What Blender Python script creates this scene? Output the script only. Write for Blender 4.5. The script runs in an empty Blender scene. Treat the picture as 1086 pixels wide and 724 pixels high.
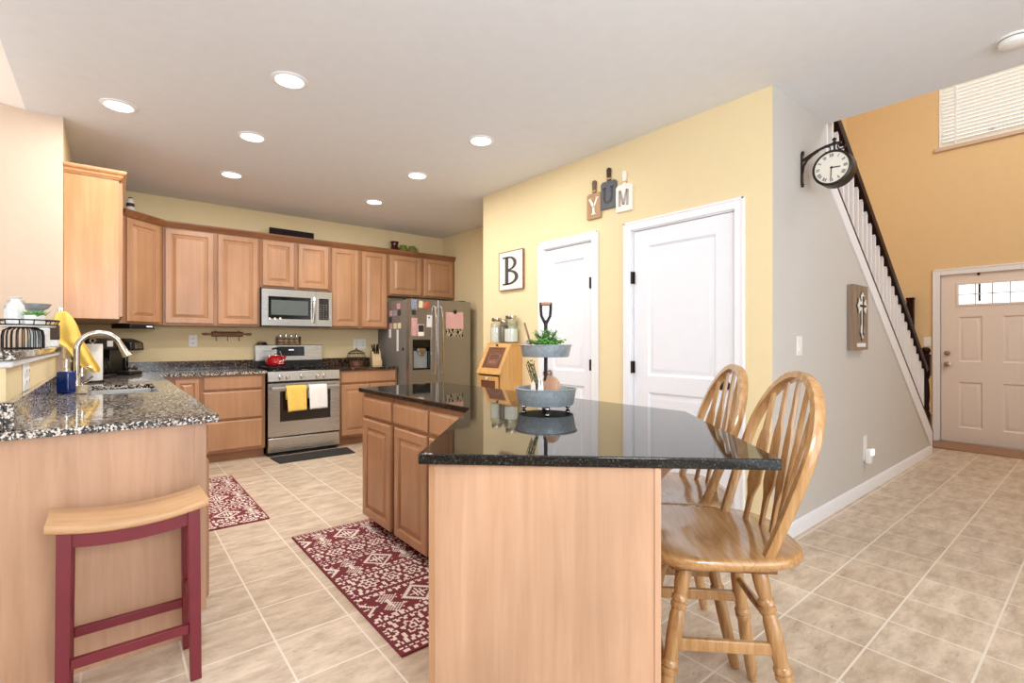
import bpy, bmesh, math, random
from mathutils import Vector, Matrix, Euler

random.seed(7)
S = bpy.context.scene
COL = S.collection
R = math.radians

# ------------------------------------------------------------------ camera, world, lights, exposure
cam = bpy.data.objects.new('camera', bpy.data.cameras.new('camera'))
COL.objects.link(cam)
cam.location = (0, 0, 1.222)
cam.rotation_euler = (R(90), 0, R(-39.15))
cam.data.sensor_width = 36.0
cam.data.lens = 523.0 / 1086.0 * 36.0
cam.data.clip_start = 0.05
S.camera = cam

S.view_settings.view_transform = 'Standard'
S.view_settings.look = 'None'
S.view_settings.gamma = 1.0
S.view_settings.use_curve_mapping = False
S.view_settings.exposure = -0.12
S.cycles.use_denoising = True
try:
    S.cycles.denoiser = 'OPENIMAGEDENOISE'
except Exception:
    pass
S.cycles.max_bounces = 10
S.cycles.diffuse_bounces = 6
S.cycles.glossy_bounces = 5
S.cycles.transmission_bounces = 8
S.cycles.sample_clamp_indirect = 6.0
S.cycles.caustics_reflective = False
S.cycles.caustics_refractive = False

W = bpy.data.worlds.new('world')
S.world = W
W.use_nodes = True
W.node_tree.nodes['Background'].inputs[0].default_value = (0.86, 0.93, 1.0, 1)
W.node_tree.nodes['Background'].inputs[1].default_value = 2.2


def area(name, loc, target, sx, sy, power, color=(1, 1, 1)):
    l = bpy.data.lights.new(name, 'AREA')
    l.shape = 'RECTANGLE'; l.size = sx; l.size_y = sy
    l.energy = power; l.color = color
    o = bpy.data.objects.new(name, l); COL.objects.link(o)
    o.location = loc
    d = Vector(target) - Vector(loc)
    o.rotation_euler = d.to_track_quat('-Z', 'Y').to_euler()
    return o


# daylight entering by the patio door and windows behind the camera, the breakfast-room window, the entry windows
area('daylight_patio', (0.9, -2.9, 1.35), (1.2, 3.0, 1.25), 3.2, 2.1, 56, (0.93, 0.97, 1.0))
area('daylight_breakfast', (-3.3, 2.2, 1.5), (0.5, 2.6, 1.3), 2.6, 1.8, 32, (0.93, 0.97, 1.0))
area('daylight_entry', (5.6, -1.1, 4.4), (7.6, 1.6, 2.9), 2.4, 1.6, 118, (0.97, 0.98, 1.0))
area('added_ceiling_fill', (0.2, -0.9, 1.75), (0.7, 0.2, 2.74), 0.8, 0.8, 76, (0.94, 0.97, 1.0))  # added fill behind the camera, thrown at the ceiling for soft ambient
area('added_breakfast_fill', (-1.5, 3.7, 2.25), (-1.5, 3.7, 2.8), 1.3, 1.3, 8, (1.0, 0.98, 0.95))  # added fill without a fixture, brightens the sloping ceiling
CAN_POWER = 13.0


# ------------------------------------------------------------------ materials
def lin(c):
    if isinstance(c, str):
        c = tuple(int(c[i:i + 2], 16) for i in (0, 2, 4))
    return tuple(((v / 255) / 12.92 if v / 255 <= 0.04045 else ((v / 255 + 0.055) / 1.055) ** 2.4) for v in c) + (1.0,)


class NT:
    def __init__(self, name):
        self.m = bpy.data.materials.new(name)
        self.m.use_nodes = True
        self.t = self.m.node_tree
        self.b = self.t.nodes['Principled BSDF']

    def n(self, kind, **kw):
        nd = self.t.nodes.new(kind)
        for k, v in kw.items():
            if k == 'inp':
                for a, b in v.items():
                    nd.inputs[a].default_value = b
            else:
                setattr(nd, k, v)
        return nd

    def l(self, a, ai, b, bi):
        self.t.links.new(a.outputs[ai], b.inputs[bi])

    def set(self, **kw):
        names = dict(rough='Roughness', metal='Metallic', spec='Specular IOR Level', coat='Coat Weight',
                     coatr='Coat Roughness', trans='Transmission Weight', ior='IOR', alpha='Alpha',
                     sheen='Sheen Weight', aniso='Anisotropic')
        for k, v in kw.items():
            self.b.inputs[names[k]].default_value = v
        return self

    def coord(self, scale=(1, 1, 1), loc=(0, 0, 0), rot=(0, 0, 0)):
        tc = self.n('ShaderNodeTexCoord')
        mp = self.n('ShaderNodeMapping')
        mp.inputs['Scale'].default_value = scale
        mp.inputs['Location'].default_value = loc
        mp.inputs['Rotation'].default_value = rot
        self.l(tc, 'Object', mp, 'Vector')
        return mp

    def ramp(self, stops, interp='LINEAR'):
        r = self.n('ShaderNodeValToRGB')
        r.color_ramp.interpolation = interp
        el = r.color_ramp.elements
        while len(el) < len(stops):
            el.new(0.5)
        for e, (p, c) in zip(el, stops):
            e.position = p; e.color = lin(c)
        return r

    def bump(self, src, out, strength=0.2, dist=0.005):
        b = self.n('ShaderNodeBump', inp={'Strength': strength, 'Distance': dist})
        self.l(src, out, b, 'Height')
        self.l(b, 'Normal', self.b, 'Normal')
        return b


def plain(name, col, rough=0.5, metal=0.0, var=0.04, scale=12.0, bump=0.0, bscale=60, **kw):
    """solid colour with a faint noise variation"""
    k = NT(name)
    c = lin(col)
    mp = k.coord((scale,) * 3)
    nz = k.n('ShaderNodeTexNoise', inp={'Scale': 1.0, 'Detail': 3.0})
    k.l(mp, 0, nz, 'Vector')
    r = k.n('ShaderNodeValToRGB')
    r.color_ramp.elements[0].position = 0.3
    r.color_ramp.elements[1].position = 0.7
    r.color_ramp.elements[0].color = tuple(v * (1 - var) for v in c[:3]) + (1,)
    r.color_ramp.elements[1].color = tuple(min(1, v * (1 + var)) for v in c[:3]) + (1,)
    k.l(nz, 'Fac', r, 'Fac'); k.l(r, 'Color', k.b, 'Base Color')
    k.set(rough=rough, metal=metal, **kw)
    if bump:
        n2 = k.n('ShaderNodeTexNoise', inp={'Scale': bscale / scale, 'Detail': 2.0})
        k.l(mp, 0, n2, 'Vector')
        k.bump(n2, 'Fac', bump, 0.003)
    return k.m


def wood(name, dark, mid, light, axis='z', rough=0.35, fine=1.0, coat=0.0, cathedral=0.0):
    k = NT(name)
    sc = {'x': (1.0, 16, 16), 'y': (16, 1.0, 16), 'z': (16, 16, 1.0)}[axis]
    mp = k.coord(tuple(v * fine for v in sc))
    n1 = k.n('ShaderNodeTexNoise', inp={'Scale': 2.2, 'Detail': 8.0, 'Roughness': 0.62, 'Distortion': 0.5 + cathedral})
    k.l(mp, 0, n1, 'Vector')
    r = k.ramp([(0.28, dark), (0.5, mid), (0.72, light)])
    k.l(n1, 'Fac', r, 'Fac')
    mp2 = k.coord((1.7, 1.7, 0.9))
    n2 = k.n('ShaderNodeTexNoise', inp={'Scale': 1.6, 'Detail': 2.0})
    k.l(mp2, 0, n2, 'Vector')
    r2 = k.ramp([(0.3, (226, 226, 226)), (0.7, (255, 255, 255))])
    k.l(n2, 'Fac', r2, 'Fac')
    mx = k.n('ShaderNodeMix', data_type='RGBA', blend_type='MULTIPLY')
    mx.inputs[0].default_value = 1.0
    k.t.links.new(r.outputs['Color'], mx.inputs[6]); k.t.links.new(r2.outputs['Color'], mx.inputs[7])
    k.t.links.new(mx.outputs[2], k.b.inputs['Base Color'])
    k.set(rough=rough, coat=coat, coatr=0.12)
    k.bump(n1, 'Fac', 0.06, 0.002)
    return k.m


def granite(name, cols, scale=150, rough=0.06):
    k = NT(name)
    mp = k.coord((scale,) * 3)
    nz = k.n('ShaderNodeTexNoise', inp={'Scale': 0.6, 'Detail': 3.0})
    k.l(mp, 0, nz, 'Vector')
    add = k.n('ShaderNodeMix', data_type='RGBA', blend_type='LINEAR_LIGHT')
    add.inputs[0].default_value = 0.9
    k.t.links.new(mp.outputs[0], add.inputs[6]); k.t.links.new(nz.outputs['Color'], add.inputs[7])
    vo = k.n('ShaderNodeTexVoronoi', inp={'Scale': 1.0})
    k.t.links.new(add.outputs[2], vo.inputs['Vector'])
    sp = k.n('ShaderNodeSeparateColor')
    k.l(vo, 'Color', sp, 0)
    r = k.ramp(cols, 'CONSTANT')
    k.l(sp, 0, r, 'Fac')
    k.l(r, 'Color', k.b, 'Base Color')
    k.set(rough=rough, spec=0.5)
    return k.m


def steel(name, col=(178, 174, 168), rough=0.3, axis='x', amount=0.12):
    k = NT(name)
    sc = {'x': (2, 220, 220), 'z': (220, 220, 2)}[axis]
    mp = k.coord(sc)
    nz = k.n('ShaderNodeTexNoise', inp={'Scale': 1.0, 'Detail': 2.0})
    k.l(mp, 0, nz, 'Vector')
    mr = k.n('ShaderNodeMapRange', inp={'To Min': rough - amount / 2, 'To Max': rough + amount / 2})
    k.l(nz, 'Fac', mr, 'Value'); k.l(mr, 0, k.b, 'Roughness')
    k.b.inputs['Base Color'].default_value = lin(col)
    k.set(metal=1.0)
    return k.m


def glass(name, tint=(255, 255, 255), rough=0.02):
    """thin clear glass: sees straight through, mirrors at grazing angles"""
    k = NT(name)
    tr = k.n('ShaderNodeBsdfTransparent'); tr.inputs[0].default_value = lin(tint)
    gl = k.n('ShaderNodeBsdfGlossy', inp={'Roughness': rough})
    lw = k.n('ShaderNodeLayerWeight', inp={'Blend': 0.5})
    pw = k.n('ShaderNodeMath', operation='POWER'); pw.inputs[1].default_value = 4.0
    fr = k.n('ShaderNodeMath', operation='MULTIPLY_ADD'); fr.inputs[1].default_value = 0.5; fr.inputs[2].default_value = 0.04
    k.l(lw, 'Facing', pw, 0); k.l(pw, 0, fr, 0)
    mx = k.n('ShaderNodeMixShader')
    k.l(fr, 0, mx, 0); k.l(tr, 0, mx, 1); k.l(gl, 0, mx, 2)
    k.t.links.new(mx.outputs[0], k.t.nodes['Material Output'].inputs['Surface'])
    return k.m


def emit(name, col, strength):
    k = NT(name)
    k.b.inputs['Base Color'].default_value = lin(col)
    k.b.inputs['Emission Color'].default_value = lin(col)
    k.b.inputs['Emission Strength'].default_value = strength
    return k.m


def tiles():
    k = NT('floor_tile')
    mp = k.coord(loc=(-0.825, -0.943, 0))
    br = k.n('ShaderNodeTexBrick', offset=0.0, squash=1.0)
    for a, b in {'Scale': 1.0, 'Mortar Size': 0.0045, 'Mortar Smooth': 0.25, 'Bias': 0.0, 'Brick Width': 0.303, 'Row Height': 0.307}.items():
        br.inputs[a].default_value = b
    br.inputs['Color1'].default_value = lin((226, 211, 192))
    br.inputs['Color2'].default_value = lin((214, 197, 176))
    br.inputs['Mortar'].default_value = lin((230, 220, 206))
    k.l(mp, 0, br, 'Vector')
    # stone streaks, strongest along the tiles' width
    mp2 = k.coord((5.5, 13.0, 5.0))
    n1 = k.n('ShaderNodeTexNoise', inp={'Scale': 1.0, 'Detail': 7.0, 'Roughness': 0.68, 'Distortion': 0.15})
    k.l(mp2, 0, n1, 'Vector')
    r1 = k.ramp([(0.32, (204, 194, 184)), (0.5, (234, 230, 226)), (0.66, (255, 253, 250))])
    k.l(n1, 'Fac', r1, 'Fac')
    mp3 = k.coord((26, 60, 26))
    n2 = k.n('ShaderNodeTexNoise', inp={'Scale': 1.0, 'Detail': 5.0, 'Roughness': 0.7})
    k.l(mp3, 0, n2, 'Vector')
    r2 = k.ramp([(0.30, (176, 160, 144)), (0.42, (255, 255, 255)), (1.0, (255, 255, 255))])
    k.l(n2, 'Fac', r2, 'Fac')
    m1 = k.n('ShaderNodeMix', data_type='RGBA', blend_type='MULTIPLY'); m1.inputs[0].default_value = 1.0
    m2 = k.n('ShaderNodeMix', data_type='RGBA', blend_type='MULTIPLY'); m2.inputs[0].default_value = 0.6
    mm = k.n('ShaderNodeMix', data_type='RGBA')
    k.t.links.new(br.outputs['Color'], m1.inputs[6]); k.t.links.new(r1.outputs['Color'], m1.inputs[7])
    k.t.links.new(m1.outputs[2], m2.inputs[6]); k.t.links.new(r2.outputs['Color'], m2.inputs[7])
    k.t.links.new(br.outputs['Fac'], mm.inputs[0])
    k.t.links.new(m2.outputs[2], mm.inputs[6]); k.t.links.new(br.outputs['Color'], mm.inputs[7])
    k.t.links.new(mm.outputs[2], k.b.inputs['Base Color'])
    inv = k.n('ShaderNodeMath', operation='SUBTRACT'); inv.inputs[0].default_value = 1.0
    k.l(br, 'Fac', inv, 1)
    k.bump(inv, 0, 0.25, 0.002)
    k.set(rough=0.42, spec=0.4)
    return k.m


M = {}
M['tile'] = tiles()
M['ceiling'] = plain('ceiling_paint', (228, 231, 236), 0.95, var=0.015, bump=0.25, bscale=260)
M['ceiling_lit'] = plain('daylit_ceiling_colour', (252, 252, 250), 0.95, var=0.01)  # daylight on the breakfast ceiling put into a whiter colour
M['yellow'] = plain('yellow_wall_paint', (230, 212, 170), 0.85, var=0.01, bump=0.05, bscale=200)
M['cream'] = plain('cream_wall_paint', (208, 187, 168), 0.85, var=0.01, bump=0.05, bscale=200)
M['gray'] = plain('gray_wall_paint', (200, 197, 192), 0.85, var=0.01, bump=0.05, bscale=200)
M['tan'] = plain('tan_wall_paint', (226, 197, 150), 0.85, var=0.015, bump=0.08, bscale=160)
M['white_trim'] = plain('white_trim_paint', (236, 238, 243), 0.4, var=0.01)
M['white_door'] = plain('white_door_paint', (232, 235, 242), 0.38, var=0.01)
M['entry_door'] = plain('entry_door_paint', (234, 222, 212), 0.4, var=0.01)
M['maple'] = wood('light_maple_panel', (194, 153, 122), (205, 164, 133), (213, 173, 143), 'z', 0.33, 0.8)
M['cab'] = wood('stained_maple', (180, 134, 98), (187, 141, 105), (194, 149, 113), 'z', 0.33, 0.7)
M['cabframe'] = wood('face_frame_maple', (150, 104, 72), (162, 115, 82), (172, 126, 92), 'z', 0.35, 0.7)  # shade of the gaps between doors put into the frame colour
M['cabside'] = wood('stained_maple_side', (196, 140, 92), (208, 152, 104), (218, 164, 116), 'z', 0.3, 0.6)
M['cabdark'] = wood('dark_moulding_maple', (124, 78, 48), (140, 92, 60), (154, 106, 72), 'x', 0.35, 0.8)  # maple in a darker brown for the crown moulding
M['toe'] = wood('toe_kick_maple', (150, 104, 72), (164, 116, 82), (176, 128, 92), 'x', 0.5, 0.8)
M['oak'] = wood('honey_oak', (164, 116, 68), (194, 148, 96), (210, 168, 116), 'z', 0.22, 1.6, coat=0.5)
M['oak_seat'] = wood('honey_oak_seat', (166, 116, 66), (196, 148, 94), (212, 170, 116), 'x', 0.16, 0.9, coat=0.6, cathedral=2.0)
M['oak_dark'] = wood('oak_swivel', (120, 78, 42), (142, 96, 54), (156, 110, 66), 'x', 0.4, 1.0)
M['stoolseat'] = wood('pine_stool_seat', (204, 156, 110), (220, 176, 130), (230, 192, 150), 'x', 0.4, 0.9, cathedral=1.0)
M['bin'] = wood('pine_bin', (204, 150, 86), (218, 168, 102), (228, 182, 118), 'z', 0.4, 0.8)
M['binfront'] = plain('bin_brown_panel', (106, 66, 46), 0.45, var=0.1)
M['binmark'] = plain('bin_etched_line', (176, 138, 112), 0.6)
M['redpaint'] = plain('burgundy_paint', (118, 34, 46), 0.45, var=0.06, bump=0.05)
M['blackgranite'] = granite('black_granite', [(0.0, (14, 14, 15)), (0.55, (24, 23, 22)), (0.8, (40, 38, 35)), (0.93, (74, 70, 64))], 330, 0.035)
M['granite'] = granite('speckled_granite', [(0.0, (24, 20, 18)), (0.28, (82, 66, 54)), (0.44, (132, 116, 102)), (0.56, (182, 172, 160)), (0.68, (222, 217, 210)), (0.91, (44, 36, 32))], 150, 0.06)
M['granite_brown'] = granite('brown_granite', [(0.0, (22, 17, 15)), (0.4, (54, 40, 32)), (0.62, (78, 58, 46)), (0.84, (112, 90, 74)), (0.95, (150, 130, 112))], 110, 0.12)
M['steel'] = steel('stainless_steel', (186, 183, 178), 0.26)
M['fridge_steel'] = steel('fridge_steel', (176, 177, 181), 0.36, 'x')
M['fridge_side'] = plain('fridge_side_gray', (122, 118, 114), 0.5, var=0.02)
M['nickel'] = steel('brushed_nickel', (198, 188, 176), 0.24, 'z')
M['chrome'] = plain('polished_chrome', (215, 215, 215), 0.12, 1.0, var=0.0)
M['bronze'] = plain('dark_bronze', (40, 31, 26), 0.4, 0.3, var=0.05)
M['iron'] = plain('black_iron', (30, 28, 27), 0.45, 0.5, var=0.05)
M['blackgloss'] = plain('black_glass', (14, 14, 15), 0.06, var=0.0, spec=0.6)
M['ovenglass'] = plain('oven_window_glass', (38, 28, 22), 0.08, var=0.0)
M['microglass'] = plain('microwave_window', (92, 100, 98), 0.22, var=0.03)
M['blackplastic'] = plain('black_plastic', (22, 22, 23), 0.3, var=0.02)
M['darkgap'] = plain('dark_shadow_gap', (40, 28, 20), 0.9)
M['mat'] = plain('black_floor_mat', (46, 44, 43), 0.8, var=0.08, bump=0.2, bscale=300)
M['galv'] = plain('galvanized_metal', (164, 174, 180), 0.42, 0.35, var=0.16, scale=60)
M['galvwhite'] = plain('whitewashed_metal', (222, 224, 226), 0.5, 0.1, var=0.1, scale=40)
M['white'] = plain('white_ceramic', (236, 236, 234), 0.3, var=0.01)
M['paper'] = plain('white_paper', (238, 238, 236), 0.9, var=0.02)
M['plastic_white'] = plain('white_plastic', (238, 238, 236), 0.35, var=0.01)
M['yellowcloth'] = plain('yellow_cloth', (240, 204, 104), 0.9, var=0.05, scale=50, bump=0.3, bscale=500)
M['whitecloth'] = plain('white_cloth', (240, 240, 238), 0.9, var=0.03, scale=50, bump=0.3, bscale=500)
M['redenamel'] = plain('red_enamel', (158, 18, 26), 0.12, var=0.02)
M['maroon_glaze'] = plain('maroon_glaze', (64, 14, 20), 0.2, var=0.05)
M['greenglass'] = plain('green_glass', (118, 124, 58), 0.15, var=0.15, scale=40)
M['rugred'] = plain('rug_maroon', (122, 46, 54), 0.95, var=0.10, scale=200, bump=0.4, bscale=900)
M['rugcream'] = plain('rug_cream', (238, 224, 214), 0.95, var=0.05, scale=200, bump=0.4, bscale=900)
M['leaf'] = plain('plant_leaf', (92, 158, 62), 0.5, var=0.25, scale=60)
M['leafdark'] = plain('herb_leaf', (70, 92, 50), 0.6, var=0.25, scale=60)
M['darkwood'] = wood('dark_walnut', (24, 7, 7), (36, 11, 10), (48, 17, 15), 'x', 0.45, 0.9)
M['darkwood'].node_tree.nodes['Principled BSDF'].inputs['Specular IOR Level'].default_value = 0.15
M['plaque'] = wood('plaque_wood', (130, 108, 90), (150, 128, 108), (166, 146, 124), 'z', 0.7, 1.0)
M['signblack'] = plain('old_sign_black', (24, 9, 11), 0.9, var=0.3, scale=30)
M['shiplap'] = plain('whitewashed_board', (226, 224, 222), 0.7, var=0.06, scale=25)
M['letterdark'] = plain('charcoal_letter', (72, 64, 62), 0.7, var=0.05)
M['boardtan'] = wood('tan_board', (168, 130, 92), (184, 146, 106), (196, 160, 122), 'z', 0.6, 1.2)
M['boardgray'] = plain('slate_gray_board', (92, 96, 102), 0.7, var=0.08, scale=30)
M['boardwhite'] = plain('white_board', (240, 236, 228), 0.6, var=0.03)
M['boardhandle'] = wood('board_handle_wood', (98, 72, 52), (116, 88, 64), (132, 102, 78), 'z', 0.6, 1.2)
M['blackletter'] = plain('black_letter', (24, 24, 26), 0.5, var=0.0)
M['whiteletter'] = plain('white_letter', (246, 242, 234), 0.5, var=0.0)
M['corrug'] = plain('striped_gray_letter', (150, 140, 130), 0.6, var=0.2, scale=90)
M['ledge_cap'] = M['granite']
M['knifewood'] = wood('knife_block_wood', (196, 166, 122), (212, 184, 140), (222, 198, 158), 'z', 0.45, 1.0)
M['copper'] = plain('copper_handle', (176, 116, 84), 0.35, 0.8, var=0.05)
M['pink'] = plain('pink_paper', (240, 192, 190), 0.9, var=0.02)
M['orange'] = plain('orange_magnet', (186, 98, 74), 0.5, var=0.2, scale=60)
M['cream_paper'] = plain('cream_paper', (230, 222, 186), 0.9, var=0.06, scale=60)
M['bluephoto'] = plain('blue_photo', (140, 150, 178), 0.4, var=0.5, scale=70)
M['grayphoto'] = plain('gray_photo', (120, 108, 104), 0.4, var=0.7, scale=90)
M['pinkphoto'] = plain('pink_photo', (206, 160, 160), 0.4, var=0.5, scale=90)
M['darkphoto'] = plain('dark_photo', (52, 48, 50), 0.4, var=0.5, scale=90)
M['glass'] = glass('clear_glass')
M['jarglass'] = glass('jar_glass', (249, 252, 251))
M['bluesoap'] = plain('blue_soap_bottle', (16, 46, 112), 0.08, var=0.05, spec=0.6)
M['flour'] = plain('white_flour', (240, 236, 226), 0.95, var=0.04)
M['coffeebeans'] = plain('mixed_packets', (128, 112, 100), 0.8, var=0.6, scale=90)
M['threshold'] = wood('threshold_oak', (140, 100, 64), (160, 118, 78), (174, 132, 92), 'y', 0.4, 0.8)
M['lens'] = emit('lamp_lens', (255, 246, 230), 9.0)
M['night'] = emit('night_light_glow', (255, 240, 220), 1.2)
M['display'] = emit('display_digits', (210, 225, 230), 0.7)
M['clockface'] = plain('clock_face', (228, 224, 212), 0.5, var=0.03)
M['brick'] = plain('stone_outside', (225, 225, 225), 0.9)
M['blind'] = plain('blind_slat', (244, 240, 230), 0.5, var=0.01, trans=0.0)
M['basket_dark'] = plain('brown_wire_basket', (86, 70, 46), 0.5, 0.3, var=0.1)
M['rackwood'] = wood('rack_wood', (126, 84, 50), (146, 102, 64), (160, 116, 78), 'x', 0.5, 1.0)
M['spice'] = plain('spice_contents', (206, 188, 160), 0.6, var=0.3, scale=60)
M['chopwood'] = wood('utensil_wood', (186, 140, 112), (202, 158, 130), (214, 174, 148), 'z', 0.6, 1.0)
M['barkwood'] = plain('dark_bark', (66, 50, 42), 0.8, var=0.2, scale=60)
M['pale_pink'] = plain('pale_wood_house', (232, 206, 188), 0.7, var=0.05)


# ------------------------------------------------------------------ geometry helpers
class MB:
    def __init__(self):
        self.bm = bmesh.new()
        self.mi = 0

    def _done(self, faces):
        for f in faces:
            f.material_index = self.mi

    def box(self, x0, y0, z0, x1, y1, z1, mat=None):
        c = [(x0, y0, z0), (x1, y0, z0), (x1, y1, z0), (x0, y1, z0), (x0, y0, z1), (x1, y0, z1), (x1, y1, z1), (x0, y1, z1)]
        vs = [self.bm.verts.new((mat @ Vector(p)) if mat else p) for p in c]
        fs = [(0, 3, 2, 1), (4, 5, 6, 7), (0, 1, 5, 4), (1, 2, 6, 5), (2, 3, 7, 6), (3, 0, 4, 7)]
        self._done([self.bm.faces.new([vs[i] for i in f]) for f in fs])
        return self

    def prism(self, pts, a0, a1, plane='xy'):
        """polygon extruded along the remaining axis. plane 'xy' -> z, 'xz' -> y, 'yz' -> x"""
        def P(p, h):
            return {'xy': (p[0], p[1], h), 'xz': (p[0], h, p[1]), 'yz': (h, p[0], p[1])}[plane]
        lo = [self.bm.verts.new(P(p, a0)) for p in pts]
        hi = [self.bm.verts.new(P(p, a1)) for p in pts]
        n = len(pts)
        fs = [self.bm.faces.new(lo[::-1]), self.bm.faces.new(hi)]
        for i in range(n):
            fs.append(self.bm.faces.new((lo[i], lo[(i + 1) % n], hi[(i + 1) % n], hi[i])))
        self._done(fs)
        return self

    def lathe(self, prof, seg=24, mat=None, cx=0, cy=0):
        rings = []
        for r, z in prof:
            if r <= 1e-6:
                p = Vector((cx, cy, z)); rings.append([self.bm.verts.new(mat @ p if mat else p)])
            else:
                ring = []
                for i in range(seg):
                    a = 2 * math.pi * i / seg
                    p = Vector((cx + r * math.cos(a), cy + r * math.sin(a), z))
                    ring.append(self.bm.verts.new(mat @ p if mat else p))
                rings.append(ring)
        fs = []
        for A, B in zip(rings, rings[1:]):
            if len(A) == 1 and len(B) == 1:
                continue
            for i in range(seg):
                j = (i + 1) % seg
                if len(A) == 1:
                    fs.append(self.bm.faces.new((A[0], B[i], B[j])))
                elif len(B) == 1:
                    fs.append(self.bm.faces.new((A[i], A[j], B[0])))
                else:
                    fs.append(self.bm.faces.new((A[i], A[j], B[j], B[i])))
        if len(rings[0]) > 1:
            fs.append(self.bm.faces.new(rings[0][::-1]))
        if len(rings[-1]) > 1:
            fs.append(self.bm.faces.new(rings[-1]))
        self._done(fs)
        return self

    def sweep(self, path, sec, up=None, closed=False, scale=None):
        """sweep a section [(a,b)...] along a path; 'a' along the side axis, 'b' along up"""
        pts = [Vector(p) for p in path]
        n = len(pts)
        rings = []
        prev = None
        for i, p in enumerate(pts):
            if closed:
                t = pts[(i + 1) % n] - pts[i - 1]
            else:
                t = pts[min(i + 1, n - 1)] - pts[max(i - 1, 0)]
            t.normalize()
            if up is not None:
                u = Vector(up)
                side = t.cross(u)
                if side.length < 1e-5:
                    side = Vector((1, 0, 0))
                side.normalize(); u2 = side.cross(t).normalized()
            else:
                if prev is None:
                    ref = Vector((0, 0, 1)) if abs(t.z) < 0.9 else Vector((1, 0, 0))
                    side = t.cross(ref).normalized()
                else:
                    side = (prev - t * prev.dot(t)).normalized()
                prev = side
                u2 = side.cross(t).normalized()
            s = scale[i] if scale else (1, 1)
            if not isinstance(s, tuple):
                s = (s, s)
            rings.append([self.bm.verts.new(p + side * (a * s[0]) + u2 * (b * s[1])) for a, b in sec])
        fs = []
        m = len(sec)
        pairs = list(zip(rings, rings[1:])) + ([(rings[-1], rings[0])] if closed else [])
        for A, B in pairs:
            for i in range(m):
                j = (i + 1) % m
                fs.append(self.bm.faces.new((A[i], B[i], B[j], A[j])))
        if not closed:
            fs.append(self.bm.faces.new(rings[0])); fs.append(self.bm.faces.new(rings[-1][::-1]))
        self._done(fs)
        return self

    def tube(self, path, r, seg=10, closed=False, scale=None):
        sec = [(r * math.cos(2 * math.pi * i / seg), r * math.sin(2 * math.pi * i / seg)) for i in range(seg)]
        return self.sweep(path, sec, None, closed, scale)

    def ring(self, c, r, rt, axis='z', seg=32, ts=8):
        pts = []
        for i in range(seg):
            a = 2 * math.pi * i / seg
            q = {'z': (math.cos(a), math.sin(a), 0), 'x': (0, math.cos(a), math.sin(a)), 'y': (math.cos(a), 0, math.sin(a))}[axis]
            pts.append(Vector(c) + Vector(q) * r)
        return self.tube(pts, rt, ts, True)

    def loops(self, loops):
        """bridge successive closed loops with equal counts, cap both ends"""
        rr = [[self.bm.verts.new(p) for p in lp] for lp in loops]
        fs = []
        n = len(rr[0])
        for A, B in zip(rr, rr[1:]):
            for i in range(n):
                j = (i + 1) % n
                fs.append(self.bm.faces.new((A[i], A[j], B[j], B[i])))
        fs.append(self.bm.faces.new(rr[0][::-1])); fs.append(self.bm.faces.new(rr[-1]))
        self._done(fs)
        return self

    def raised(self, x0, z0, x1, z1, y, prof):
        """panel in the xz plane facing -y: prof = [(inset, out)], out measured towards -y from y"""
        L = []
        for ins, out in prof:
            L.append([(x0 + ins, y - out, z0 + ins), (x1 - ins, y - out, z0 + ins), (x1 - ins, y - out, z1 - ins), (x0 + ins, y - out, z1 - ins)])
        return self.loops(L)

    def ball(self, c, r, sub=2, sc=(1, 1, 1)):
        mt = Matrix.Translation(c) @ Matrix.Diagonal((r * sc[0], r * sc[1], r * sc[2], 1))
        g = bmesh.ops.create_icosphere(self.bm, subdivisions=sub, radius=1.0, matrix=mt)
        for v in g['verts']:
            for f in v.link_faces:
                f.material_index = self.mi
        return self

    def build(self, name, mat, parent=None, bevel=0.0, angle=35, flip=False, seg=2):
        bm = self.bm
        bmesh.ops.recalc_face_normals(bm, faces=bm.faces)
        me = bpy.data.meshes.new(name)
        bm.to_mesh(me); bm.free()
        for mm in (mat if isinstance(mat, (list, tuple)) else [mat]):
            me.materials.append(mm)
        for p in me.polygons:
            p.use_smooth = True
        me.set_sharp_from_angle(angle=R(angle))
        o = bpy.data.objects.new(name, me)
        COL.objects.link(o)
        if parent:
            o.parent = parent
        if bevel:
            b = o.modifiers.new('bevel', 'BEVEL')
            b.width = bevel; b.segments = seg; b.limit_method = 'ANGLE'; b.angle_limit = R(40)
            b.harden_normals = False
        return o


def tag(o, label=None, cat=None, group=None, kind=None):
    if label: o['label'] = label
    if cat: o['category'] = cat
    if group: o['group'] = group
    if kind: o['kind'] = kind
    return o


def thing(name, loc=(0, 0, 0), rz=0.0, label=None, cat=None, group=None, kind=None, rot=None):
    o = bpy.data.objects.new(name, None)
    o.empty_display_size = 0.1
    COL.objects.link(o)
    o.location = loc
    o.rotation_euler = rot if rot else (0, 0, R(rz))
    return tag(o, label, cat, group, kind)


KIDS = {}


def dup(o, parent=None):
    c = o.copy(); COL.objects.link(c)
    if parent: c.parent = parent
    for ch in [x for x in bpy.data.objects if x.parent == o and x.type in ('MESH', 'EMPTY', 'LIGHT')]:
        dup(ch, c)
    return c


def at(mb, loc, rz, name, mat, label, cat, group=None, bevel=0, kind=None, angle=35):
    """a one-mesh thing placed with its own origin"""
    o = mb.build(name, mat, None, bevel, angle)
    o.location = loc; o.rotation_euler = (0, 0, R(rz))
    return tag(o, label, cat, group, kind)


def struct(mb, name, mat, label, bevel=0):
    o = mb.build(name, mat, None, bevel)
    return tag(o, label, name.split('_')[0], kind='structure')


# ------------------------------------------------------------------ the room
H = 2.74
XL, YB = -3.5, -3.0          # far left and rear extents (behind the camera)
KX = -0.25                   # kitchen side wall / half wall face
WY = 6.31                    # range wall
YX = 3.045                   # yellow door wall
GY = 1.29                    # gray hall wall
FX = 7.9                     # entry door wall

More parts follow.
